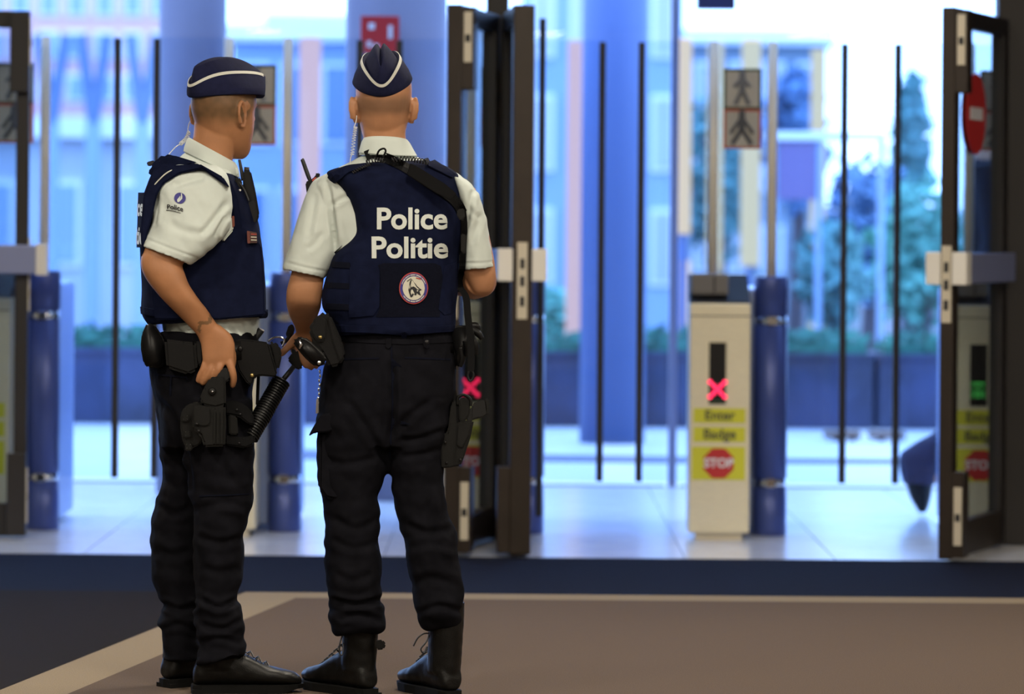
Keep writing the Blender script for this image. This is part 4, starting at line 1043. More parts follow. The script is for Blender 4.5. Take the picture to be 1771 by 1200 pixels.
    loftE(bm, D, [(664, 700, 785, 690, -.005, .125), (666, 745, 777, 740, -.004, .12), (671, 795, 768, 785, 0, .11), (674, 822, 768, 818, .0, .104), (677, 852, 768, 850, 0, .098), (684, 880, 773, 880, .0, .092), (693, 910, 784, 910, -.004, .088), (701, 948, 790, 948, -.008, .085), (704, 985, 793, 985, -.006, .082), (710, 1015, 798, 1015, 0, .078), (716, 1042, 802, 1040, .004, .078), (722, 1066, 802, 1064, .004, .078), (728, 1084, 798, 1078, .004, .068), (738, 1091, 790, 1084, .004, .055)], 40, ex=2.4)
    me = fuse(bm, .005, 3)
    def tf(c):
        z = c.z
        ank = sstep(.5, .15, z); knee = math.exp(-((z - .52) / .14) ** 2); seat = math.exp(-((z - .78) / .1) ** 2)
        v = .007 * noise.noise(Vector((c.x * 11, c.y * 11, c.z * 6)))
        v += (.014 * ank + .009 * knee + .009 * seat) * noise.noise(Vector((c.x * 9 + c.z * 6, c.y * 9, c.z * 24)))
        v += .0015 * noise.noise(c * 45)
        return v
    wrinkle(me, tf)
    crease(me, [([(677, 620), (680, 690), (675, 770)], .012, 6), ([(600, 690), (640, 750), (668, 800)], .006, 6), ([(748, 690), (705, 722), (684, 745)], .006, 6), ([(690, 762), (730, 758), (772, 742)], .006, 5), ([(690, 790), (735, 785), (765, 775)], .005, 5),
                ([(560, 795), (600, 803), (655, 790)], .004, 6), ([(572, 893), (615, 915), (652, 900)], .006, 6), ([(568, 930), (610, 948), (655, 938)], .005, 6), ([(700, 905), (740, 922), (786, 912)], .006, 6), ([(704, 950), (745, 940), (788, 950)], .005, 6),
                ([(568, 1036), (615, 1046), (660, 1036)], .011, 5), ([(580, 1074), (620, 1062), (664, 1078)], .006, 5), ([(720, 1062), (760, 1048), (800, 1060)], .006, 5), ([(575, 990), (610, 1005), (650, 990)], .005, 7), ([(712, 1010), (750, 1000), (795, 1015)], .005, 7), ([(740, 860), (752, 920), (770, 980)], .005, 7)])
    tr = mesh_obj('trousers', me, M_trou, root); tr['label'] = 'black cargo trousers bloused into boots'
    tb = bvh_of(tr)
    tp = lambda nm, polys, m, par, off=.002, th=.004, sub=10: stick(nm, polys, tb, m, par, off, th, mapf=lambda x, y: (x, y), sub=sub)
    tp('waistband', [[(592, 578), (700, 583), (782, 580), (783, 592), (700, 596), (592, 591)]], M_trou, tr, .003)
    for x in (672, 737):
        tp('belt_loop', [[(x - 5, 580), (x + 5, 580), (x + 5, 600), (x, 604), (x - 5, 600)]], M_trou, tr, .006)
    knob('button', D, 738, 591, -.146, .006, M_black, tr)
    tp('back_pocket', [[(700, 617), (778, 620), (778, 623), (700, 620)]], M_trim, tr, .002, .002)
    tp('back_pocket', [[(590, 620), (655, 618), (655, 621), (590, 623)]], M_trim, tr, .002, .002)
    tp('seat_seam', [[(676, 600), (678.5, 600), (680, 700), (676, 790), (673.5, 790), (677, 700)]], M_trim, tr, .001, .002)
    # cargo pocket on the left leg
    pprism('cargo_pocket', D, [(551, 745), (590, 742), (600, 860), (580, 866), (562, 862), (550, 845)], -.085, .05, M_trou, tr, .01)
    pprism('pocket_flap', D, [(556, 716), (600, 712), (588, 742), (563, 748), (545, 748), (533, 755), (540, 741), (548, 728)], -.115, .05, M_trou, tr, .004)
    # --- boots
    b1, R1 = boot(root, at(640, 1206, D + .0) * 1.0, math.radians(128), .31, .27)
    b2, R2 = boot(root, at(783, 1206, D - .03) * 1.0, math.radians(118), .30, .27)
    for b in (b1, b2): b.location.z = 0
    ptube('bootlace', D, [(742, 1095, -.02), (732, 1096, -.03), (722, 1104, -.035), (715, 1117, -.035)], .0022, M_black, b2)
    ptube('bootlace', D, [(742, 1098, -.02), (737, 1110, -.03), (728, 1122, -.035), (733, 1130, -.03), (738, 1118, -.02)], .0022, M_black, b2)
    ptube('bootlace', D, [(592, 1100, -.02), (588, 1112, -.03), (587, 1128, -.03), (592, 1132, -.03), (594, 1112, -.02)], .0022, M_black, b1)
    pprism('pull_tab', D, [(650, 1107), (662, 1106), (668, 1114), (664, 1123), (651, 1124)], -.03, .0, M_boot, b1, .004)
    # --- equipment on the belt
    ps = bpy.data.objects.new('duty_belt', None); COL.objects.link(ps); ps.parent = root; ps.matrix_parent_inverse = parent_world(root).inverted()
    ps['label'] = 'black belt pouches'
    bm = BM(); loftE(bm, D, [(566, 612, 792, 610, .01, .137), (572, 590, 790, 588, .01, .13)], 44, per=1, ex=2.6); obj('belt', bm, M_leather, ps, True)
    a = pprism('holster_pouch', D, [(552, 543), (563, 538), (572, 545), (592, 590), (598, 616), (588, 632), (570, 636), (556, 610), (540, 588), (533, 570), (540, 556)], -.175, -.09, M_leather, ps, .008)
    pprism('pouch_flap', D, [(546, 552), (556, 546), (566, 552), (562, 586), (555, 594), (546, 588), (537, 572)], -.186, -.17, M_leather, a, .004)
    pprism('pouch_rib', D, [(566, 548), (572, 548), (594, 606), (594, 618), (588, 626), (575, 590)], -.184, -.17, M_leather, a, .003)
    knob('brass_snap', D, 554, 583, -.187, .0055, M_brass, a)
    c = pprism('cuff_pouch', D, [(505, 590), (511, 583), (526, 582), (538, 590), (564, 615), (566, 627), (556, 634), (546, 635), (532, 624), (516, 606)], -.205, -.13, M_leather, ps, .011, seg=3, smooth=True)
    knob('silver_snap', D, 552, 627, -.205, .006, M_chrome, c)
    bm = BM(); tube(bm, [at(518, 588, D - .206), at(521, 596, D - .207), at(518, 603, D - .206)], .004, 8); obj('clasp', bm, M_chrome, c, True)
    # key chain on the left hip
    for i in range(9):
        y = 642 + i * 7.8; x = 553 - i * .5 + (1.2 if i % 2 else 0)
        bm = BM(); bmesh.ops.create_uvsphere(bm, u_segments=8, v_segments=6, radius=.0042, matrix=Matrix.Translation(at(x, y, D - .1)) @ Matrix.Diagonal((.7, .7, 1.35, 1))); obj('chain_link', bm, M_chrome, ps, True)
    pprism('chain_clip', D, [(547, 690), (551, 690), (551, 714), (546, 716)], -.105, -.095, M_chrome, ps, .001)
    # glove bundle on the right
    g = bpy.data.objects.new('glove_pair', None); COL.objects.link(g); tag(g, 'pair of black gloves clipped at the right hip of the shaved-head officer', 'gloves'); g.location = at(805, 600, D)
    pprism('palm', D, [(774, 572), (788, 562), (815, 563), (822, 580), (818, 600), (806, 612), (796, 634), (788, 638), (784, 610)], -.06, .0, M_leather, g, .01, seg=3, smooth=True)
    for pts in ([(812, 568, -.03), (826, 576, -.03), (834, 586, -.03)], [(814, 580, -.04), (822, 598, -.04), (822, 613, -.04)], [(806, 588, -.06), (810, 604, -.06), (808, 616, -.06)], [(797, 600, -.05), (799, 620, -.05), (795, 634, -.05)], [(815, 564, -.02), (824, 564, -.02), (828, 571, -.02)]):
        ptube('glove_finger', D, pts, [.011, .0105, .007], M_leather, g)
    # --- sling over the shoulder, hanging end with hook
    allb = bvh_of(vest, shirt)
    sl = bpy.data.objects.new('rifle_sling', None); COL.objects.link(sl); sl.location = at(700, 300, D); tag(sl, 'black webbing sling running diagonally across the navy vest', 'sling')
    ribbon('strap', allb, [(632, 270), (645, 266), (665, 272), (690, 283), (725, 303), (760, 326), (788, 348), (800, 368)], 17, M_nylon, sl, .007, .003)
    ribbon('strap', allb, [(800, 362), (803, 390), (801, 430), (799, 470), (797, 505)], 11, M_nylon, sl, .008, .003)
    pprism('buckle', D, [(791, 362), (803, 360), (805, 376), (797, 382), (790, 374)], -.165, -.145, M_poly, sl, .003)
    pprism('buckle', D, [(797, 404), (807, 406), (805, 440), (797, 436)], -.145, -.12, M_poly, sl, .003)
    pprism('strap_pad', D, [(709, 282), (722, 288), (770, 318), (790, 335), (780, 347), (752, 333), (704, 302)], -.166, -.156, M_nylon, sl, .002)
    ptube('strap_loop', D, [(652, 268, -.115), (656, 260, -.12), (664, 257, -.12), (667, 262, -.12), (662, 272, -.12)], .0028, M_nylon, sl)
    bm = BM(); P = cat1([[796, 498, -.1], [806, 515, -.1], [809, 545, -.1], [814, 590, -.1], [815, 625, -.1], [814, 643, -.1]], 6)
    rings = [[at(x - 6, y, D + d), at(x + 6, y - 1, D + d - .004), at(x + 6, y - 1, D + d), at(x - 6, y, D + d + .004)] for x, y, d in P]; skin_rings(bm, rings); obj('hanging_end', bm, M_nylon, sl)
    ptube('hook', D, [(811, 642, -.1), (809, 650, -.1), (812, 658, -.1), (817, 656, -.1), (819, 648, -.1), (817, 642, -.1)], .0028, M_gun, sl)
    # --- coiled black cord behind the neck, clear earpiece tube
    rc = bpy.data.objects.new('radio_cord', None); COL.objects.link(rc); rc.location = at(690, 275, D); tag(rc, 'black coiled radio cord lying behind the collar', 'cord')
    coil('coil', D, [(634, 281, -.115), (650, 277, -.125), (664, 278, -.135)], .006, .0016, 7, M_black, rc)
    coil('coil', D, [(678, 277, -.128), (700, 274, -.125), (722, 277, -.12), (740, 281, -.105)], .0065, .0016, 13, M_black, rc)
    coil('coil', D, [(610, 299, -.14), (625, 290, -.14), (640, 284, -.14)], .004, .0014, 9, M_black, rc)
    ep = bpy.data.objects.new('earpiece', None); COL.objects.link(ep); ep.location = at(615, 210, D); tag(ep, 'clear coiled earpiece tube hanging from the ear of the shaved-head officer', 'earpiece')
    ptube('tube_top', D, [(617, 200, -.01), (616, 210, -.02), (613, 218, -.03)], .0013, M_tube, ep)
    coil('coiled_tube', D, [(615, 219, -.03), (612, 240, -.03), (609, 268, -.03)], .0048, .0012, 12, M_tube, ep)
    ptube('tube_end', D, [(608, 268, -.03), (606, 275, -.04), (605, 288, -.06)], .0012, M_tube, ep)
    # --- radio at the left shoulder
    rd = bpy.data.objects.new('shoulder_radio', None); COL.objects.link(rd); rd.location = at(536, 320, D); tag(rd, 'black radio with short antenna at the left shoulder of the shaved-head officer', 'radio')
    pprism('housing', D, [(528, 316), (533, 312), (541, 309), (548, 300), (553, 298), (552, 306), (545, 318), (540, 336), (531, 338)], .06, .11, M_poly, rd, .003)
    ptube('antenna', D, [(538, 316, .08), (533, 304, .08), (524, 279, .08), (522, 275, .08)], [.0048, .0062, .0058, .005], M_black, rd)
    ptube('knob', D, [(549, 306, .08), (550, 300, .08)], .006, M_black, rd, per=1)
    pprism('red_key', D, [(539, 312), (545, 306), (548, 307), (541, 314)], .055, .062, M_pred, rd, .001)
    # --- thigh holster with pistol
    th = bpy.data.objects.new('thigh_holster', None); COL.objects.link(th); th.location = at(795, 760, D); tag(th, 'black thigh holster on the right leg of the shaved-head officer', 'holster')
    pprism('leg_plate', D, [(760, 752), (774, 748), (780, 700), (788, 690), (790, 740), (784, 808), (764, 810)], -.06, .05, M_poly, th, .004)
    pprism('holster_body', D, [(780, 735), (800, 728), (820, 726), (815, 752), (803, 790), (796, 806), (774, 808), (778, 770)], -.045, .01, M_poly, th, .005)
    pprism('body_panel', D, [(792, 738), (813, 735), (811, 752), (799, 775), (790, 770)], -.052, -.04, M_poly, th, .002)
    pprism('drop_strap', D, [(781, 668), (788, 672), (794, 700), (796, 738), (786, 738), (783, 700)], -.03, .02, M_nylon, th, .003)
    ptube('retention_hood', D, [(791, 700, -.03), (792, 687, -.03), (802, 683, -.03), (813, 690, -.03), (814, 702, -.03)], .0045, M_poly, th)
    pprism('hood_block', D, [(793, 690), (806, 686), (813, 694), (813, 716), (800, 734), (794, 728)], -.035, .0, M_poly, th, .004)
    for x, y in ((770, 765), (772, 800), (796, 795)): knob('screw', D, x, y, -.062 if x < 780 else -.047, .004, M_gun, th)
    pg = bpy.data.objects.new('pistol', None); COL.objects.link(pg); pg.location = at(830, 705, D); tag(pg, 'black pistol grip sticking out of the holster beside the door post', 'pistol')
    pprism('grip', D, [(816, 700), (824, 694), (838, 691), (844, 694), (844, 716), (836, 722), (824, 724), (814, 728)], -.03, .005, M_gun, pg, .004)
    pprism('slide', D, [(806, 716), (816, 703), (818, 727), (808, 735)], -.03, .005, M_gun, pg, .003)
    pprism('magazine_base', D, [(838, 690), (843, 688), (846, 692), (846, 716), (842, 718)], -.032, .007, M_poly, pg, .002)
    # --- ribbed short gun held muzzle down
    gn = bpy.data.objects.new('carbine', None); COL.objects.link(gn); gn.location = at(500, 640, D); tag(gn, 'black gun with ribbed barrel shroud held muzzle down between the two officers', 'gun')
    A, B = at(430.5, 757, D + .02), at(487, 658, D + .10)
    ax = (B - A).normalized(); L = (B - A).length; a_, b_ = frame_mat(ax)
    M4 = Matrix(((a_.x, b_.x, ax.x, A.x), (a_.y, b_.y, ax.y, A.y), (a_.z, b_.z, ax.z, A.z), (0, 0, 0, 1)))
    bm = BM(); lathe(bm, [(.019, 0), (.0225, .004), (.0225, L - .004), (.018, L)], (0, 0, 0), 24, M4); core = obj('barrel_shroud', bm, M_gun, gn, True)
    NR = 24
    for i in range(NR):
        z = .004 + (L - .008) * i / (NR - 1)
        bm = BM(); lathe(bm, [(.0215, z - .0022), (.0272, z - .0014), (.0272, z + .0014), (.0215, z + .0022)], (0, 0, 0), 24, M4); obj('cooling_rib', bm, M_gun, core)
    bm = BM(); box(bm, -.008, .008, -.029, -.02, .06, .11, .001, M4); obj('rib_inset', bm, M_poly, core)
    bm = BM(); tube(bm, [B - ax * .01, at(508, 634, D + .125)], .0075, 12); obj('barrel', bm, M_gun, gn, True)
    pprism('fore_grip', D, [(497, 622), (505, 610), (518, 606), (524, 634), (520, 640), (510, 637)], .16, .21, M_poly, gn, .004)
    pprism('receiver', D, [(503, 604), (512, 574), (524, 560), (560, 545), (600, 520), (620, 545), (570, 590), (525, 625), (512, 628)], .19, .245, M_gun, gn, .005)
    pprism('sight', D, [(494, 578), (499, 563), (506, 560), (510, 568), (507, 580), (498, 586)], .20, .23, M_gun, gn, .002)
    ptube('stock', D, [(590, 540, .21), (640, 500, .23), (690, 460, .24)], .018, M_gun, gn)
    ptube('sling_ring', D, [(488, 600, .19), (492, 588, .19), (484, 583, .19), (472, 584, .19), (464, 590, .19)], .0028, M_chrome, gn)
    ptube('charging_lever', D, [(486, 594, .2), (496, 588, .2), (504, 576, .2)], .006, M_gun, gn)
    return root
P2 = officer_back()
# ------------------------------------------------------------------ officer in profile (left)
def sub_empty(name, root, label=None):
    e = bpy.data.objects.new(name, None); COL.objects.link(e); e.parent = root; e.matrix_parent_inverse = parent_world(root).inverted()
    if label: e['label'] = label
    return e
def top_empty(name, loc, label, cat):
    e = bpy.data.objects.new(name, None); COL.objects.link(e); e.location = loc; return tag(e, label, cat)
def officer_side():
    D = 10.84
    p0 = at(370, 1194, D); p0.z = 0
    root = thing('person', 'person with cropped brown hair standing in profile, hand resting on a thigh holster', 'person', p0)
    AN = math.radians(57)
    HM = Matrix.Translation(at(384, 272, D - .005)) @ Matrix.Rotation(AN, 4, 'Z') @ Matrix.Rotation(math.radians(3), 4, 'Y')
    HS = 1.06
    bm = BM(); head_geo(bm, HM, HS, 4, .003, 1.06, -.012, .067)
    loftE(bm, D, [(338, 190, 418, 205, -.01, .06), (336, 215, 414, 232, -.01, .058), (334, 238, 406, 255, -.01, .056), (330, 258, 402, 280, -.01, .056), (310, 285, 400, 300, 0, .09), (290, 310, 410, 320, 0, .12)], 32)
    loftE(bm, D, [(295, 300, 400, 305, 0, .11), (272, 340, 420, 340, 0, .135), (266, 400, 432, 400, 0, .135), (270, 470, 438, 470, 0, .13), (285, 540, 436, 540, 0, .125), (278, 600, 438, 600, 0, .13), (275, 680, 432, 680, 0, .13)], 32)
    # right arm (near): hand resting on the holster
    loftE(bm, D, [(285, 325, 372, 325, -.17, .05), (268, 380, 350, 390, -.195, .052), (252, 425, 326, 445, -.215, .052), (244, 446, 316, 458, -.22, .05), (245, 466, 320, 474, -.225, .049), (255, 486, 327, 492, -.225, .047), (269, 504, 336, 506, -.22, .046), (285, 522, 346, 520, -.215, .043), (305, 542, 358, 535, -.205, .038), (325, 562, 368, 550, -.195, .032), (340, 578, 377, 562, -.19, .027), (345, 589, 386, 569, -.188, .023)], 32)
    # back of the hand
    loftE(bm, D, [(341, 578, 379, 561, -.19, .025), (347, 594, 398, 577, -.19, .021), (349, 610, 406, 594, -.19, .018), (350, 624, 406, 612, -.19, .016), (351, 636, 406, 628, -.188, .013)], 28)
    pfingers(bm, D, [([(356, 626, -.188), (352, 638, -.19), (346, 650, -.185), (343, 659, -.178)], [.0105, .0102, .0095, .008]),
                     ([(368, 628, -.19), (364, 640, -.194), (357, 653, -.19), (351, 663, -.18)], [.0112, .0108, .01, .0085]),
                     ([(382, 628, -.192), (378, 639, -.198), (371, 650, -.192), (364, 660, -.178)], [.0115, .011, .0102, .0085]),
                     ([(396, 622, -.19), (401, 640, -.194), (404, 655, -.188), (402, 667, -.178)], [.0118, .0112, .0102, .0085]),
                     ([(394, 596, -.18), (401, 612, -.165), (402, 628, -.152), (398, 642, -.145)], [.0135, .012, .0105, .009])])
    # left arm (far side): bent, hand on the front of the belt
    tube(bm, [at(345, 330, D + .17), at(352, 400, D + .2), at(360, 455, D + .21), at(372, 500, D + .2)], [.055, .052, .048, .045], 20)
    tube(bm, [at(372, 498, D + .2), at(392, 535, D + .17), at(412, 570, D + .13)], [.045, .038, .028], 20)
    hand_geo(bm, at(414, 574, D + .12), Vector((.5, -.3, -.8)), Vector((.6, .6, 0)), -1, .5)
    # legs under the trousers
    loftE(bm, D, [(320, 680, 415, 690, -.07, .07), (345, 790, 415, 790, -.075, .06), (355, 920, 403, 920, -.075, .045), (362, 1030, 398, 1030, -.075, .038), (372, 1110, 394, 1110, -.075, .026), (372, 1140, 394, 1140, -.075, .026)], 24)
    loftE(bm, D, [(295, 680, 385, 690, .07, .07), (297, 790, 356, 790, .085, .06), (284, 920, 325, 920, .085, .045), (295, 1030, 326, 1030, .085, .038), (302, 1110, 324, 1110, .085, .026), (302, 1140, 324, 1140, .085, .026)], 24)
    me = fuse(bm, .0034, 3)
    HI = HM.inverted()
    def hair(c):
        p = HI @ c / HS
        if -.02 < p.z < .26 and abs(p.y) < .078 and c.z > 1.45:
            nz = noise.noise(c * 30) * .008
            line = .082 + sstep(-.02, .045, p.x) * .05          # lower hair line rises in front of the ear
            v = sstep(line - .012, line + .03, p.z + nz) * (1 - sstep(.06, .082, p.x + nz * .6))
            return v * (.85 + .15 * noise.noise(c * 60))
        # tattoo near the wrist
        q = c - TAT
        if q.length < .04 and abs(c.x - TAT.x) < .04:
            a = q.dot(TAX); b = q.dot(TBX)
            return .75 if abs(a) < .03 and abs(b - .006 * math.sin(a * 160)) < .006 + .004 * noise.noise(c * 140) else 0.0
        return 0.0
    TAT = at(354, 558, D - .225); TAX = (at(366, 548, D) - at(342, 568, D)).normalized(); TBX = (at(360, 566, D) - at(349, 552, D)).normalized()
    set_hair(me, hair)
    body = mesh_obj('body', me, M_skin1, root); eyes(HM, root, HS)
    # --- cap
    cp = sub_empty('cap', root, 'navy folded cap with white piping')
    CM = HM @ Matrix.Scale(HS, 4) @ Matrix.Translation((.002, -.006, .169)) @ Matrix.Rotation(math.radians(-17), 4, 'Z') @ Matrix.Rotation(math.radians(-4), 4, 'Y') @ Matrix.Rotation(math.radians(3), 4, 'X') @ Matrix.Diagonal((1.03, 1.05, .93, 1))
    cap_geo(CM, cp)
    # --- shirt
    bm = BM()
    loftE(bm, D, [(322, 262, 402, 285, -.005, .07), (300, 280, 408, 298, 0, .12), (276, 305, 412, 318, 0, .165), (266, 345, 425, 345, 0, .17), (262, 400, 436, 400, 0, .155), (266, 470, 444, 470, 0, .15), (276, 540, 450, 535, 0, .148), (281, 565, 450, 560, 0, .148), (284, 588, 447, 588, 0, .146)], 44)
    loftE(bm, D, [(306, 284, 376, 284, -.12, .05), (280, 298, 392, 300, -.15, .07), (269, 325, 398, 330, -.17, .082), (266, 352, 401, 365, -.18, .086), (263, 378, 398, 395, -.19, .085), (257, 400, 378, 420, -.2, .082), (252, 414, 355, 440, -.21, .077), (248, 426, 329, 458, -.217, .072)], 44, wall=(.006, .05))
    tube(bm, [at(345, 300, D + .13), at(348, 340, D + .18), at(353, 400, D + .2), at(357, 435, D + .205)], [.06, .075, .074, .07], 24)
    me = fuse(bm, .0036, 3)
    def sf(c):
        v = .003 * noise.noise(Vector((c.x * 13, c.y * 13, c.z * 9)))
        # diagonal pull folds towards the armpit
        if c.y < D - .08: v += .0042 * noise.noise(Vector(((c.x * .8 + c.z * .6) * 32, 5, (c.x * .6 - c.z * .8) * 6)))
        if c.z < 1.05: v += .004 * noise.noise(Vector((c.x * 26, c.y * 20, c.z * 12)))
        return v + .001 * noise.noise(c * 40)
    wrinkle(me, sf)
    crease(me, [([(251, 412), (290, 428), (340, 446)], .0018, 2.2), ([(396, 345), (368, 382), (346, 408)], .006, 5), ([(298, 322), (330, 312), (356, 306)], .005, 5), ([(392, 372), (380, 392), (372, 412)], .006, 4), ([(290, 385), (320, 400), (350, 402)], .003, 6), ([(272, 335), (270, 365), (266, 392)], .004, 4),
                ([(300, 560), (315, 580), (335, 586)], .005, 4), ([(400, 565), (405, 580), (412, 588)], .005, 4), ([(425, 560), (428, 575), (424, 588)], .005, 4)])
    shirt = mesh_obj('shirt', me, M_shirt, root); shirt['label'] = 'cream short-sleeved shirt'
    sb = bvh_of(shirt)
    pprism('side_gusset', D, [(362, 410), (378, 382), (402, 374), (404, 398), (386, 419), (383, 408)], -.186, -.15, M_shirt, shirt, .004)
    # collar
    bm = BM(); loftE(bm, D, [(317, 262, 415, 308, -.01, .09), (319, 252, 414, 299, -.01, .088), (323, 242, 411, 288, -.01, .083), (326, 237, 407, 281, -.01, .078)], 44, ex=2.1, wall=(.005, .03)); obj('collar', bm, M_shirt, shirt, True)
    pprism('collar_point', D, [(398, 282), (411, 292), (413, 300), (404, 307), (392, 298)], -.055, -.045, M_shirt, shirt, .002)
    # --- vest
    bm = BM()
    loftE(bm, D, [(312, 280, 404, 300, -.0, .105), (282, 284, 410, 306, 0, .14), (264, 300, 416, 316, 0, .155), (252, 325, 428, 332, 0, .16), (244, 355, 440, 362, 0, .163), (241, 390, 448, 392, 0, .165), (241, 425, 453, 425, 0, .167), (243, 460, 457, 460, 0, .168), (244, 500, 459, 498, 0, .168), (243, 530, 459, 525, 0, .168), (246, 548, 459, 540, 0, .166), (256, 562, 457, 548, 0, .163)], 72, per=4, ex=2.9)
    me = fuse(bm, .0045, 2)
    wrinkle(me, lambda c: .003 * noise.noise(Vector((c.x * 9, c.y * 9, c.z * 6))) + .0012 * noise.noise(c * 30))
    vest = mesh_obj('vest', me, M_vest, root); vest['label'] = 'navy protective vest'
    vb = bvh_of(vest); 
    st = lambda nm, polys, m, par, off=.002, th=.002, sub=9, b=vb: stick(nm, polys, b, m, par, off, th, mapf=lambda x, y: (x, y), sub=sub)
    # side panel with the step at the armpit, shoulder strap over the shirt
    pprism('side_panel', D, [(330, 452), (358, 411), (383, 408), (388, 418), (404, 396), (420, 392), (452, 425), (457, 480), (458, 540), (460, 545), (380, 553), (300, 553), (268, 553), (262, 500), (300, 480)], -.178, -.155, M_vest, vest, .006)
    pprism('front_edge', D, [(386, 306), (398, 310), (412, 345), (420, 395), (403, 418), (396, 392), (402, 378), (398, 345), (390, 320)], -.165, -.13, M_vest, vest, .006)
    pprism('back_edge', D, [(300, 286), (345, 283), (386, 306), (398, 325), (386, 318), (350, 292), (312, 300), (283, 318), (272, 336), (264, 372), (250, 425), (246, 460), (243, 400), (248, 340), (262, 300), (280, 282)], -.235, -.12, M_vest, vest, .008)
    st('hem_band', [[(248, 542), (300, 551), (380, 551), (459, 543), (459, 535), (380, 540), (300, 540), (247, 530)]], M_vest, vest, .004, .004)
    pprism('hem_buckle', D, [(446, 538), (460, 537), (464, 543), (462, 550), (448, 551)], -.1, -.06, M_trim, vest, .002)
    ptube('white_piping', D, [(265, 322, -.232), (275, 311, -.236), (287, 300, -.236), (301, 292, -.232)], .002, M_pipe, vest)
    pprism('shoulder_strap', D, [(256, 306), (259, 288), (272, 274), (284, 266), (299, 268), (345, 282), (320, 292), (290, 304), (270, 318)], -.14, .12, M_vest, vest, .01)
    # back plate with lettering
    def plate_pt(q, y, off=0.0):
        px = 237.5 - off * 600 + (15 if q > 0 else 8) * q * q
        return at(px + (y - 380) * -.03, y, D - .01 - .15 * q - off * q)
    bm = BM(); rings = []
    for k in range(17):
        q = -1 + k / 8
        rings.append([plate_pt(q, 333), plate_pt(q, 428), plate_pt(q, 428) + Vector((.03, 0, 0)), plate_pt(q, 333) + Vector((.03, 0, 0))])
    skin_rings(bm, rings); obj('back_plate', bm, M_vest, vest)
    def word(txt, y0, y1, half, mid):
        tm = text_mesh(txt, 1.0, .03, 0.0, 'LEFT')
        xs = [v.co.x for v in tm.vertices]; ys = [v.co.y for v in tm.vertices]; a, b_, c, d = min(xs), max(xs), min(ys), max(ys)
        b2 = BM(); b2.from_mesh(tm); bmesh.ops.triangulate(b2, faces=b2.faces)
        for _ in range(3):
            es = [e for e in b2.edges if e.calc_length() > .12]
            if es: bmesh.ops.subdivide_edges(b2, edges=es, cuts=1); bmesh.ops.triangulate(b2, faces=b2.faces)
        for v in b2.verts:
            q = mid + ((v.co.x - a) / (b_ - a) * 2 - 1) * half
            v.co = plate_pt(q, y1 - (v.co.y - c) / (d - c) * (y1 - y0), .002)
        obj('lettering', b2, M_refl, vest)['label'] = 'white reflective word ' + txt
    word('Police', 343, 374, .78, .1)
    word('Politie', 391, 423, .82, .12)
    # sleeve badge: flame disc, word, line
    cx, cy = 311.5, 343
    el = [(cx + 10 * math.cos(2 * math.pi * i / 28), cy + 9.6 * math.sin(2 * math.pi * i / 28)) for i in range(28)]
    bd = st('badge_disc', [el], M_pblue, shirt, .0025, .0006, 4, sb)
    fl = [[(307.2, 350.4), (306.6, 346), (308.5, 343.5), (311, 341), (312, 338.6), (312.6, 341.5), (311.2, 344), (310.5, 345), (312.8, 343), (313.6, 340), (313.6, 335), (315, 334.5), (316, 340), (315.6, 344), (312.5, 347.6), (309.5, 350.6)]]
    st('badge_flame', fl, M_shirt, shirt, .0038, .0006, 4, sb)
    tm = text_mesh('Police', 1.0, .02, 0, 'LEFT'); xs = [v.co.x for v in tm.vertices]; ys = [v.co.y for v in tm.vertices]; a, b_, c, d_ = min(xs), max(xs), min(ys), max(ys)
    stick('badge_word', tm, sb, M_pblk, shirt, .003, 0, mapf=lambda x, y: (290 + (x - a) / (b_ - a) * 27, 362 + (x - a) / (b_ - a) * 5 - (y - c) / (d_ - c) * 8.5 - 1.5 * math.sin((x - a) / (b_ - a) * 3.1)), sub=.12)
    st('badge_line', [[(288.5, 363.2), (296, 363.6), (304, 365.2), (313, 368.2), (313, 369), (304, 366.2), (296, 364.6), (288.5, 364.2)]], M_pblk, shirt, .003, .0004, 5, sb)
    # --- trousers
    bm = BM()
    loftE(bm, D, [(268, 575, 446, 575, .0, .15), (262, 600, 446, 600, 0, .155), (259, 630, 442, 640, 0, .158), (264, 670, 436, 670, 0, .16), (274, 705, 436, 705, 0, .158), (278, 740, 438, 740, 0, .15), (280, 775, 438, 775, 0, .12)], 44, ex=2.6)
    loftE(bm, D, [(300, 690, 436, 690, -.07, .1), (308, 740, 438, 740, -.075, .1), (316, 790, 439, 790, -.078, .098), (326, 830, 438, 830, -.08, .095), (333, 865, 437, 860, -.08, .092), (336, 900, 430, 895, -.08, .088), (333, 932, 423, 930, -.08, .085), (336, 975, 422, 975, -.08, .08), (340, 1010, 417, 1010, -.08, .076), (342, 1034, 411, 1034, -.08, .073), (336, 1050, 418, 1050, -.08, .076), (340, 1068, 423, 1068, -.08, .077), (342, 1092, 421, 1092, -.08, .073), (343, 1112, 421, 1108, -.08, .07), (341, 1148, 424, 1134, -.08, .07)], 40, ex=2.4)
    loftE(bm, D, [(264, 670, 400, 690, .07, .1), (275, 730, 390, 740, .08, .1), (276, 785, 380, 790, .085, .095), (281, 830, 370, 830, .085, .092), (271, 866, 360, 866, .085, .088), (263, 910, 352, 910, .085, .085), (261, 955, 348, 955, .085, .082), (265, 1005, 346, 1005, .085, .077), (274, 1036, 346, 1036, .085, .074), (279, 1050, 346, 1050, .085, .075), (274, 1078, 346, 1078, .085, .076), (281, 1090, 344, 1090, .085, .07), (282, 1142, 344, 1142, .085, .068)], 40, ex=2.4)
    me = fuse(bm, .005, 3)
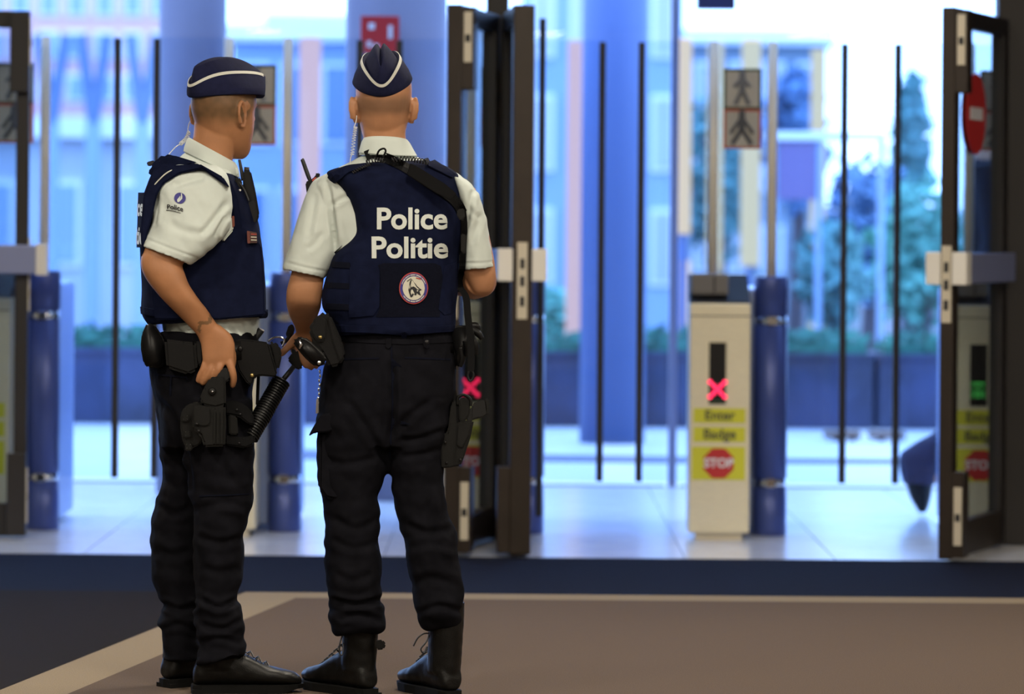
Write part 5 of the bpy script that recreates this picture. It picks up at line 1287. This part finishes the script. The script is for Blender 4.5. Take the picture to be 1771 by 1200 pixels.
    def tf(c):
        z = c.z; ank = sstep(.42, .12, z); knee = math.exp(-((z - .55) / .16) ** 2)
        return .007 * noise.noise(Vector((c.x * 11, c.y * 11, c.z * 6))) + (.014 * ank + .010 * knee) * noise.noise(Vector((c.x * 10 + c.z * 9, c.y * 9, c.z * 26))) + .0015 * noise.noise(c * 45)
    wrinkle(me, tf)
    crease(me, [([(272, 690), (300, 725), (322, 790), (331, 860)], .008, 6), ([(345, 880), (390, 870), (432, 882)], .006, 6), ([(338, 925), (380, 940), (422, 928)], .006, 6), ([(345, 1036), (380, 1050), (412, 1036)], .010, 5), ([(342, 1078), (385, 1088), (420, 1070)], .006, 5), ([(345, 1112), (380, 1104), (420, 1115)], .005, 5),
                ([(270, 872), (300, 888), (330, 880)], .006, 6), ([(264, 950), (300, 960), (335, 948)], .005, 7), ([(275, 1042), (310, 1054), (342, 1046)], .009, 5), ([(280, 1088), (310, 1080), (342, 1092)], .006, 5), ([(345, 980), (380, 990), (418, 980)], .005, 7), ([(380, 790), (400, 830), (430, 850)], .005, 7)])
    tr = mesh_obj('trousers', me, M_trou, root); tr['label'] = 'black uniform trousers'
    tb = bvh_of(tr)
    stick('side_pocket', [[(296, 650), (298.5, 650), (297, 684), (294, 684)]], tb, M_trim, tr, .002, .002, mapf=lambda x, y: (x, y))
    stick('side_pocket', [[(270, 646), (324, 651), (326, 658), (324, 658), (322, 654), (270, 649)]], tb, M_trim, tr, .002, .002, mapf=lambda x, y: (x, y))
    stick('knee_seam', [[(345, 857), (430, 853), (430, 855), (345, 859.5)]], tb, M_trim, tr, .001, .002, mapf=lambda x, y: (x, y))
    # --- shoes
    h1 = at(335, 1195, D - .06); h1.z = 0
    h2 = at(286, 1190, D + .06); h2.z = 0
    s1, _ = boot(root, h1, math.radians(8), .305, .16, low=True, shc=.022, name='shoe')
    s2, _ = boot(root, h2, math.radians(40), .30, .15, low=True, name='shoe')
    # --- belt with pouches
    be = sub_empty('duty_belt', root, 'black duty belt with pouches')
    bm = BM(); loftE(bm, D, [(258, 622, 450, 622, 0, .166), (262, 590, 450, 590, 0, .162)], 44, per=1, ex=2.6); obj('belt', bm, M_leather, be, True)
    pprism('round_pouch', D, [(254, 558), (268, 562), (284, 585), (286, 625), (278, 638), (262, 634), (256, 637), (248, 628), (243, 600), (245, 578)], -.15, .02, M_leather, be, .012, seg=3, smooth=True)
    pprism('pouch', D, [(284, 586), (318, 590), (338, 592), (342, 640), (326, 648), (300, 640), (288, 636)], -.195, -.12, M_leather, be, .008)
    pprism('pouch', D, [(336, 590), (352, 590), (352, 628), (342, 636), (338, 620)], -.185, -.12, M_leather, be, .006)
    fp = pprism('large_pouch', D, [(405, 592), (410, 586), (440, 588), (464, 592), (472, 618), (480, 648), (476, 652), (450, 650), (441, 652), (436, 666), (428, 664), (412, 640), (404, 612)], -.14, -.03, M_leather, be, .01, seg=3)
    knob('brass_snap', D, 436, 649, -.145, .006, M_brass, fp); knob('grey_snap', D, 415, 603, -.142, .008, M_gun, fp)
    pprism('round_cover', D, [(464, 592), (474, 590), (484, 598), (488, 615), (482, 640), (474, 640), (470, 615)], -.12, -.04, M_leather, be, .006)
    ptube('torch', D, [(440, 586, -.05), (447, 577, -.05), (452, 570, -.05)], .0105, M_black, be)
    ptube('torch_head', D, [(452, 571, -.05), (453, 569, -.05)], .0085, M_white, be, per=1)
    ptube('hanging_cord', D, [(447, 650, -.06), (446, 670, -.06), (445, 700, -.06)], .0045, M_nylon, be)
    # --- thigh holster and pistol
    th = top_empty('thigh_holster', at(355, 715, D - .15), 'black moulded thigh holster under the hand of the cropped-hair officer', 'holster')
    pl = pprism('leg_plate', D, [(312, 718), (318, 704), (332, 696), (345, 694), (352, 700), (352, 760), (345, 770), (334, 774), (326, 780), (316, 764), (312, 742)], -.19, -.165, M_poly, th, .005)
    for x, y in ((321, 722), (324, 750), (326, 772)):
        q = pprism('slot_tab', D, [(x - 6, y - 7), (x + 6, y - 7), (x + 7, y + 7), (x - 6, y + 8)], -.2, -.188, M_poly, pl, .003)
        for a, b_ in ((-3, -3), (3, -3), (-3, 3), (3, 3)): knob('hole', D, x + a, y + b_, -.199, .0016, M_black, q, .002)
    hb = pprism('holster_body', D, [(333, 706), (340, 698), (352, 702), (372, 704), (390, 700), (391, 735), (389, 772), (352, 773), (351, 764), (346, 752), (333, 742)], -.235, -.185, M_poly, th, .006)
    pprism('body_panel', D, [(334, 704), (344, 700), (364, 706), (364, 732), (358, 737), (336, 736)], -.242, -.232, M_poly, hb, .003)
    for x in (371, 377, 384): pprism('moulded_rib', D, [(x - 1.8, 712), (x + 1.8, 712), (x + 1.2, 768), (x - 2.2, 768)], -.24, -.232, M_poly, hb, .001)
    for x, y in ((341, 733), (344, 745)): knob('screw', D, x, y, -.244, .0045, M_gun, hb)
    hd = pprism('retention_hood', D, [(352, 672), (362, 654), (372, 650), (390, 652), (391, 700), (372, 705), (350, 700), (345, 690)], -.232, -.17, M_poly, th, .006)
    knob('hood_button', D, 367, 677, -.232, .011, M_poly, hd, .008); knob('hood_screw', D, 367, 677, -.241, .003, M_chrome, hd, .002)
    # straps round the thigh
    pprism('leg_strap', D, [(389, 694), (405, 692), (425, 700), (438, 715), (440, 736), (430, 734), (412, 720), (389, 716)], -.19, -.13, M_nylon, th, .005)
    pprism('leg_strap', D, [(389, 752), (420, 756), (441, 752), (440, 768), (425, 775), (389, 770)], -.19, -.13, M_nylon, th, .005)
    pprism('strap_buckle', D, [(395, 716), (410, 720), (412, 752), (396, 752)], -.195, -.15, M_poly, th, .004)
    for x, y in ((410, 708), (416, 716), (414, 766)): knob('rivet', D, x, y, -.192, .003, M_black, th)
    pprism('drop_strap', D, [(352, 630), (364, 630), (366, 660), (354, 664)], -.17, -.155, M_nylon, th, .003)
    pg = top_empty('pistol', at(385, 650, D - .2), 'black pistol grip under the fingers of the cropped-hair officer', 'pistol')
    pprism('grip', D, [(372, 652), (378, 640), (388, 634), (396, 640), (397, 656), (391, 662), (374, 660)], -.205, -.17, M_gun, pg, .004)
    pprism('slide_rear', D, [(378, 656), (391, 652), (391, 664), (378, 664)], -.2, -.172, M_gun, pg, .002)
    # --- radio and microphone on the chest, name tag
    rd = top_empty('chest_radio', at(430, 340, D), 'black radio with antenna clipped to the chest of the cropped-hair officer', 'radio')
    pprism('housing', D, [(420, 296), (428, 291), (434, 296), (442, 330), (449, 372), (444, 386), (436, 388), (428, 366), (420, 330)], -.08, -.03, M_poly, rd, .005)
    pprism('battery', D, [(428, 350), (440, 346), (446, 372), (442, 386), (432, 386)], -.09, -.075, M_gun, rd, .003)
    ptube('antenna', D, [(421, 312, -.05), (417, 292, -.05), (414, 276, -.05)], [.0065, .005, .004], M_black, rd)
    ptube('knob', D, [(426, 300, -.06), (427, 289, -.06)], .0075, M_black, rd, per=1)
    ptube('cable', D, [(409, 309, -.085), (416, 318, -.1), (424, 332, -.1), (430, 348, -.1)], .003, M_black, rd)
    pprism('push_to_talk', D, [(406, 309), (414, 305), (420, 318), (417, 334), (410, 326)], -.1, -.07, M_poly, rd, .004)
    knob('white_key', D, 415, 329, -.105, .0035, M_white, rd)
    nt = top_empty('name_tag', at(436, 410, D - .1), 'small dark red name tag on the side of the profile officer vest', 'name tag')
    pprism('plate', D, [(427, 399), (444, 402), (445, 420), (428, 421)], -.192, -.182, mat('tag_maroon', (.055, .02, .017), .6), nt, .001)
    for i in range(3): pprism('print_line', D, [(434 , 404 + i * 5), (444, 404.6 + i * 5), (444, 406 + i * 5), (434, 405.6 + i * 5)], -.194, -.191, M_pcream if i else M_pred, nt, 0)
    pprism('edge', D, [(427, 399), (432, 400), (433, 421), (428, 421)], -.195, -.184, mat('tag_red', (.13, .03, .02), .6), nt, .001)
    pprism('red_label', D, [(401, 374), (405, 373), (406, 391), (402, 394)], -.185, -.165, mat('label_rust', (.2, .05, .03), .6), vest, .001)
    # --- earpiece
    ep = top_empty('earpiece', at(322, 240, D), 'clear coiled earpiece tube behind the collar of the cropped-hair officer', 'earpiece')
    ptube('tube_top', D, [(331, 206, .06), (327, 214, .06), (325, 224, .06), (327, 228, .06)], .0014, M_tube, ep)
    coil('coiled_tube', D, [(327, 228, .055), (322, 240, .05), (312, 249, .03)], .0048, .0016, 9, M_tube, ep)
    ptube('tube_end', D, [(312, 249, .03), (304, 254, .0), (293, 266, -.02), (288, 276, -.04)], .0014, M_tube, ep)
    pprism('shoulder_clip', D, [(254, 280), (266, 277), (268, 284), (258, 288), (254, 285)], -.05, .02, M_black, vest, .002)
    return root
P1 = officer_side()
# ------------------------------------------------------------------ person walking beyond the right door leaf
def walker():
    D = 17.75
    p0 = at(1690, 890, D); p0.z = 0
    root = thing('person', 'dark-suited person walking beyond the right door leaf, trailing shoe raised', 'person', p0)
    def P(x, y, dy=0): return at(x, y, D + dy)
    bm = BM()
    HMw = Matrix.Translation(P(1716, 236)) @ Matrix.Rotation(math.radians(15), 4, 'Z'); head_geo(bm, HMw)
    tube(bm, [P(1712, 200), P(1710, 262)], .055, 20)
    loftE(bm, D, [(1690, 258, 1728, 258, 0, .12), (1676, 285, 1742, 285, 0, .2), (1672, 360, 1748, 360, 0, .2), (1676, 440, 1744, 440, 0, .17), (1674, 520, 1746, 520, 0, .18), (1680, 570, 1742, 570, 0, .17)], 28)
    for s, dy in ((-1, -.1), (1, .1)):
        kx, ky, fx, fy = ((1672, 700, 1606, 830) if s < 0 else (1742, 700, 1748, 870))
        tube(bm, [P(1708, 560, dy), P(kx, ky, dy), P(fx, fy, dy)], [.085, .06, .042], 20)
        tube(bm, [P(1710, 285, dy * 2.2), P(1708 - s * 14, 420, dy * 2.3), P(1708 + s * 26, 520, dy * 2.3)], [.055, .045, .03], 16)
        hand_geo(bm, P(1708 + s * 27, 524, dy * 2.3), Vector((.2 * s, 0, -1)), Vector((0, s * 1.0, 0)), s, .3)
    me = fuse(bm, .007, 2); HWI = HMw.inverted()
    set_hair(me, lambda c: 1.0 if c.z > 1.6 and (lambda p: p.z > .1 and p.x < .06 + (p.z - .16) * .6 and abs(p.y) < .076)(HWI @ c) else 0.0)
    mesh_obj('body', me, M_skin2, root)
    M_suit = mat('suit_dark', (0.018, 0.018, 0.03), .85, vary=.15, vscale=20); M_suit2 = mat('trouser_slate', (0.035, 0.034, 0.07), .85, vary=.15, vscale=20)
    bm = BM()
    loftE(bm, D, [(1692, 262, 1726, 262, 0, .11), (1672, 288, 1746, 288, 0, .215), (1666, 360, 1752, 360, 0, .22), (1670, 440, 1750, 440, 0, .19), (1666, 540, 1754, 540, 0, .2), (1668, 610, 1752, 610, 0, .2)], 28)
    for s, dy in ((-1, -.1), (1, .1)):
        tube(bm, [P(1710, 285, dy * 2.2), P(1708 - s * 14, 420, dy * 2.3), P(1708 + s * 26, 515, dy * 2.3)], [.075, .065, .05], 16)
    mesh_obj('jacket', fuse(bm, .008, 2), M_suit, root)
    bm = BM()
    loftE(bm, D, [(1676, 560, 1744, 560, 0, .17), (1674, 640, 1748, 640, 0, .18), (1672, 680, 1744, 680, 0, .15)], 24)
    loftE(bm, D, [(1672, 640, 1730, 660, -.1, .1), (1652, 690, 1706, 715, -.1, .09), (1622, 740, 1672, 775, -.1, .08), (1578, 768, 1644, 806, -.1, .078), (1556, 790, 1624, 822, -.1, .074), (1563, 836, 1617, 840, -.1, .066)], 24)
    loftE(bm, D, [(1700, 640, 1748, 640, .1, .1), (1714, 720, 1768, 720, .1, .09), (1722, 800, 1772, 800, .1, .075), (1724, 868, 1772, 868, .1, .07)], 24)
    me = fuse(bm, .008, 2); wrinkle(me, lambda c: .008 * noise.noise(c * 12)); mesh_obj('trousers', me, M_suit2, root)
    # shoes: trailing one stands on its toe
    def shoe(heel, heading, pitch):
        bm = BM(); R = Matrix.Translation(heel) @ Matrix.Rotation(heading, 4, 'Z') @ Matrix.Rotation(pitch, 4, 'Y')
        rings = []
        for x, w, z0, z1 in cat1([[-.005, .02, .0, .05], [.02, .034, 0, .09], [.07, .036, 0, .1], [.14, .042, 0, .08], [.2, .046, 0, .055], [.25, .036, 0, .045], [.275, .012, .006, .03]], 3):
            rings.append([R @ Vector((x, w * se(math.cos(2 * math.pi * j / 20), 2.4), (z0 + z1) / 2 + (z1 - z0) / 2 * se(math.sin(2 * math.pi * j / 20), 2.6))) for j in range(20)])
        skin_rings(bm, rings); return obj('shoe', bm, M_boot, root, True)
    bm = BM(); loftE(bm, D, [(1562, 826, 1616, 830, -.1, .06), (1568, 842, 1613, 842, -.1, .058), (1574, 860, 1610, 860, -.1, .052), (1583, 876, 1606, 876, -.1, .045), (1589, 886, 1601, 886, -.1, .035)], 24); obj('shoe', bm, M_boot, root, True)
    hd = math.radians(8)
    h = P(1740, 890, .1); h.z = 0; shoe(h, hd, 0)
    return root
P3 = walker()
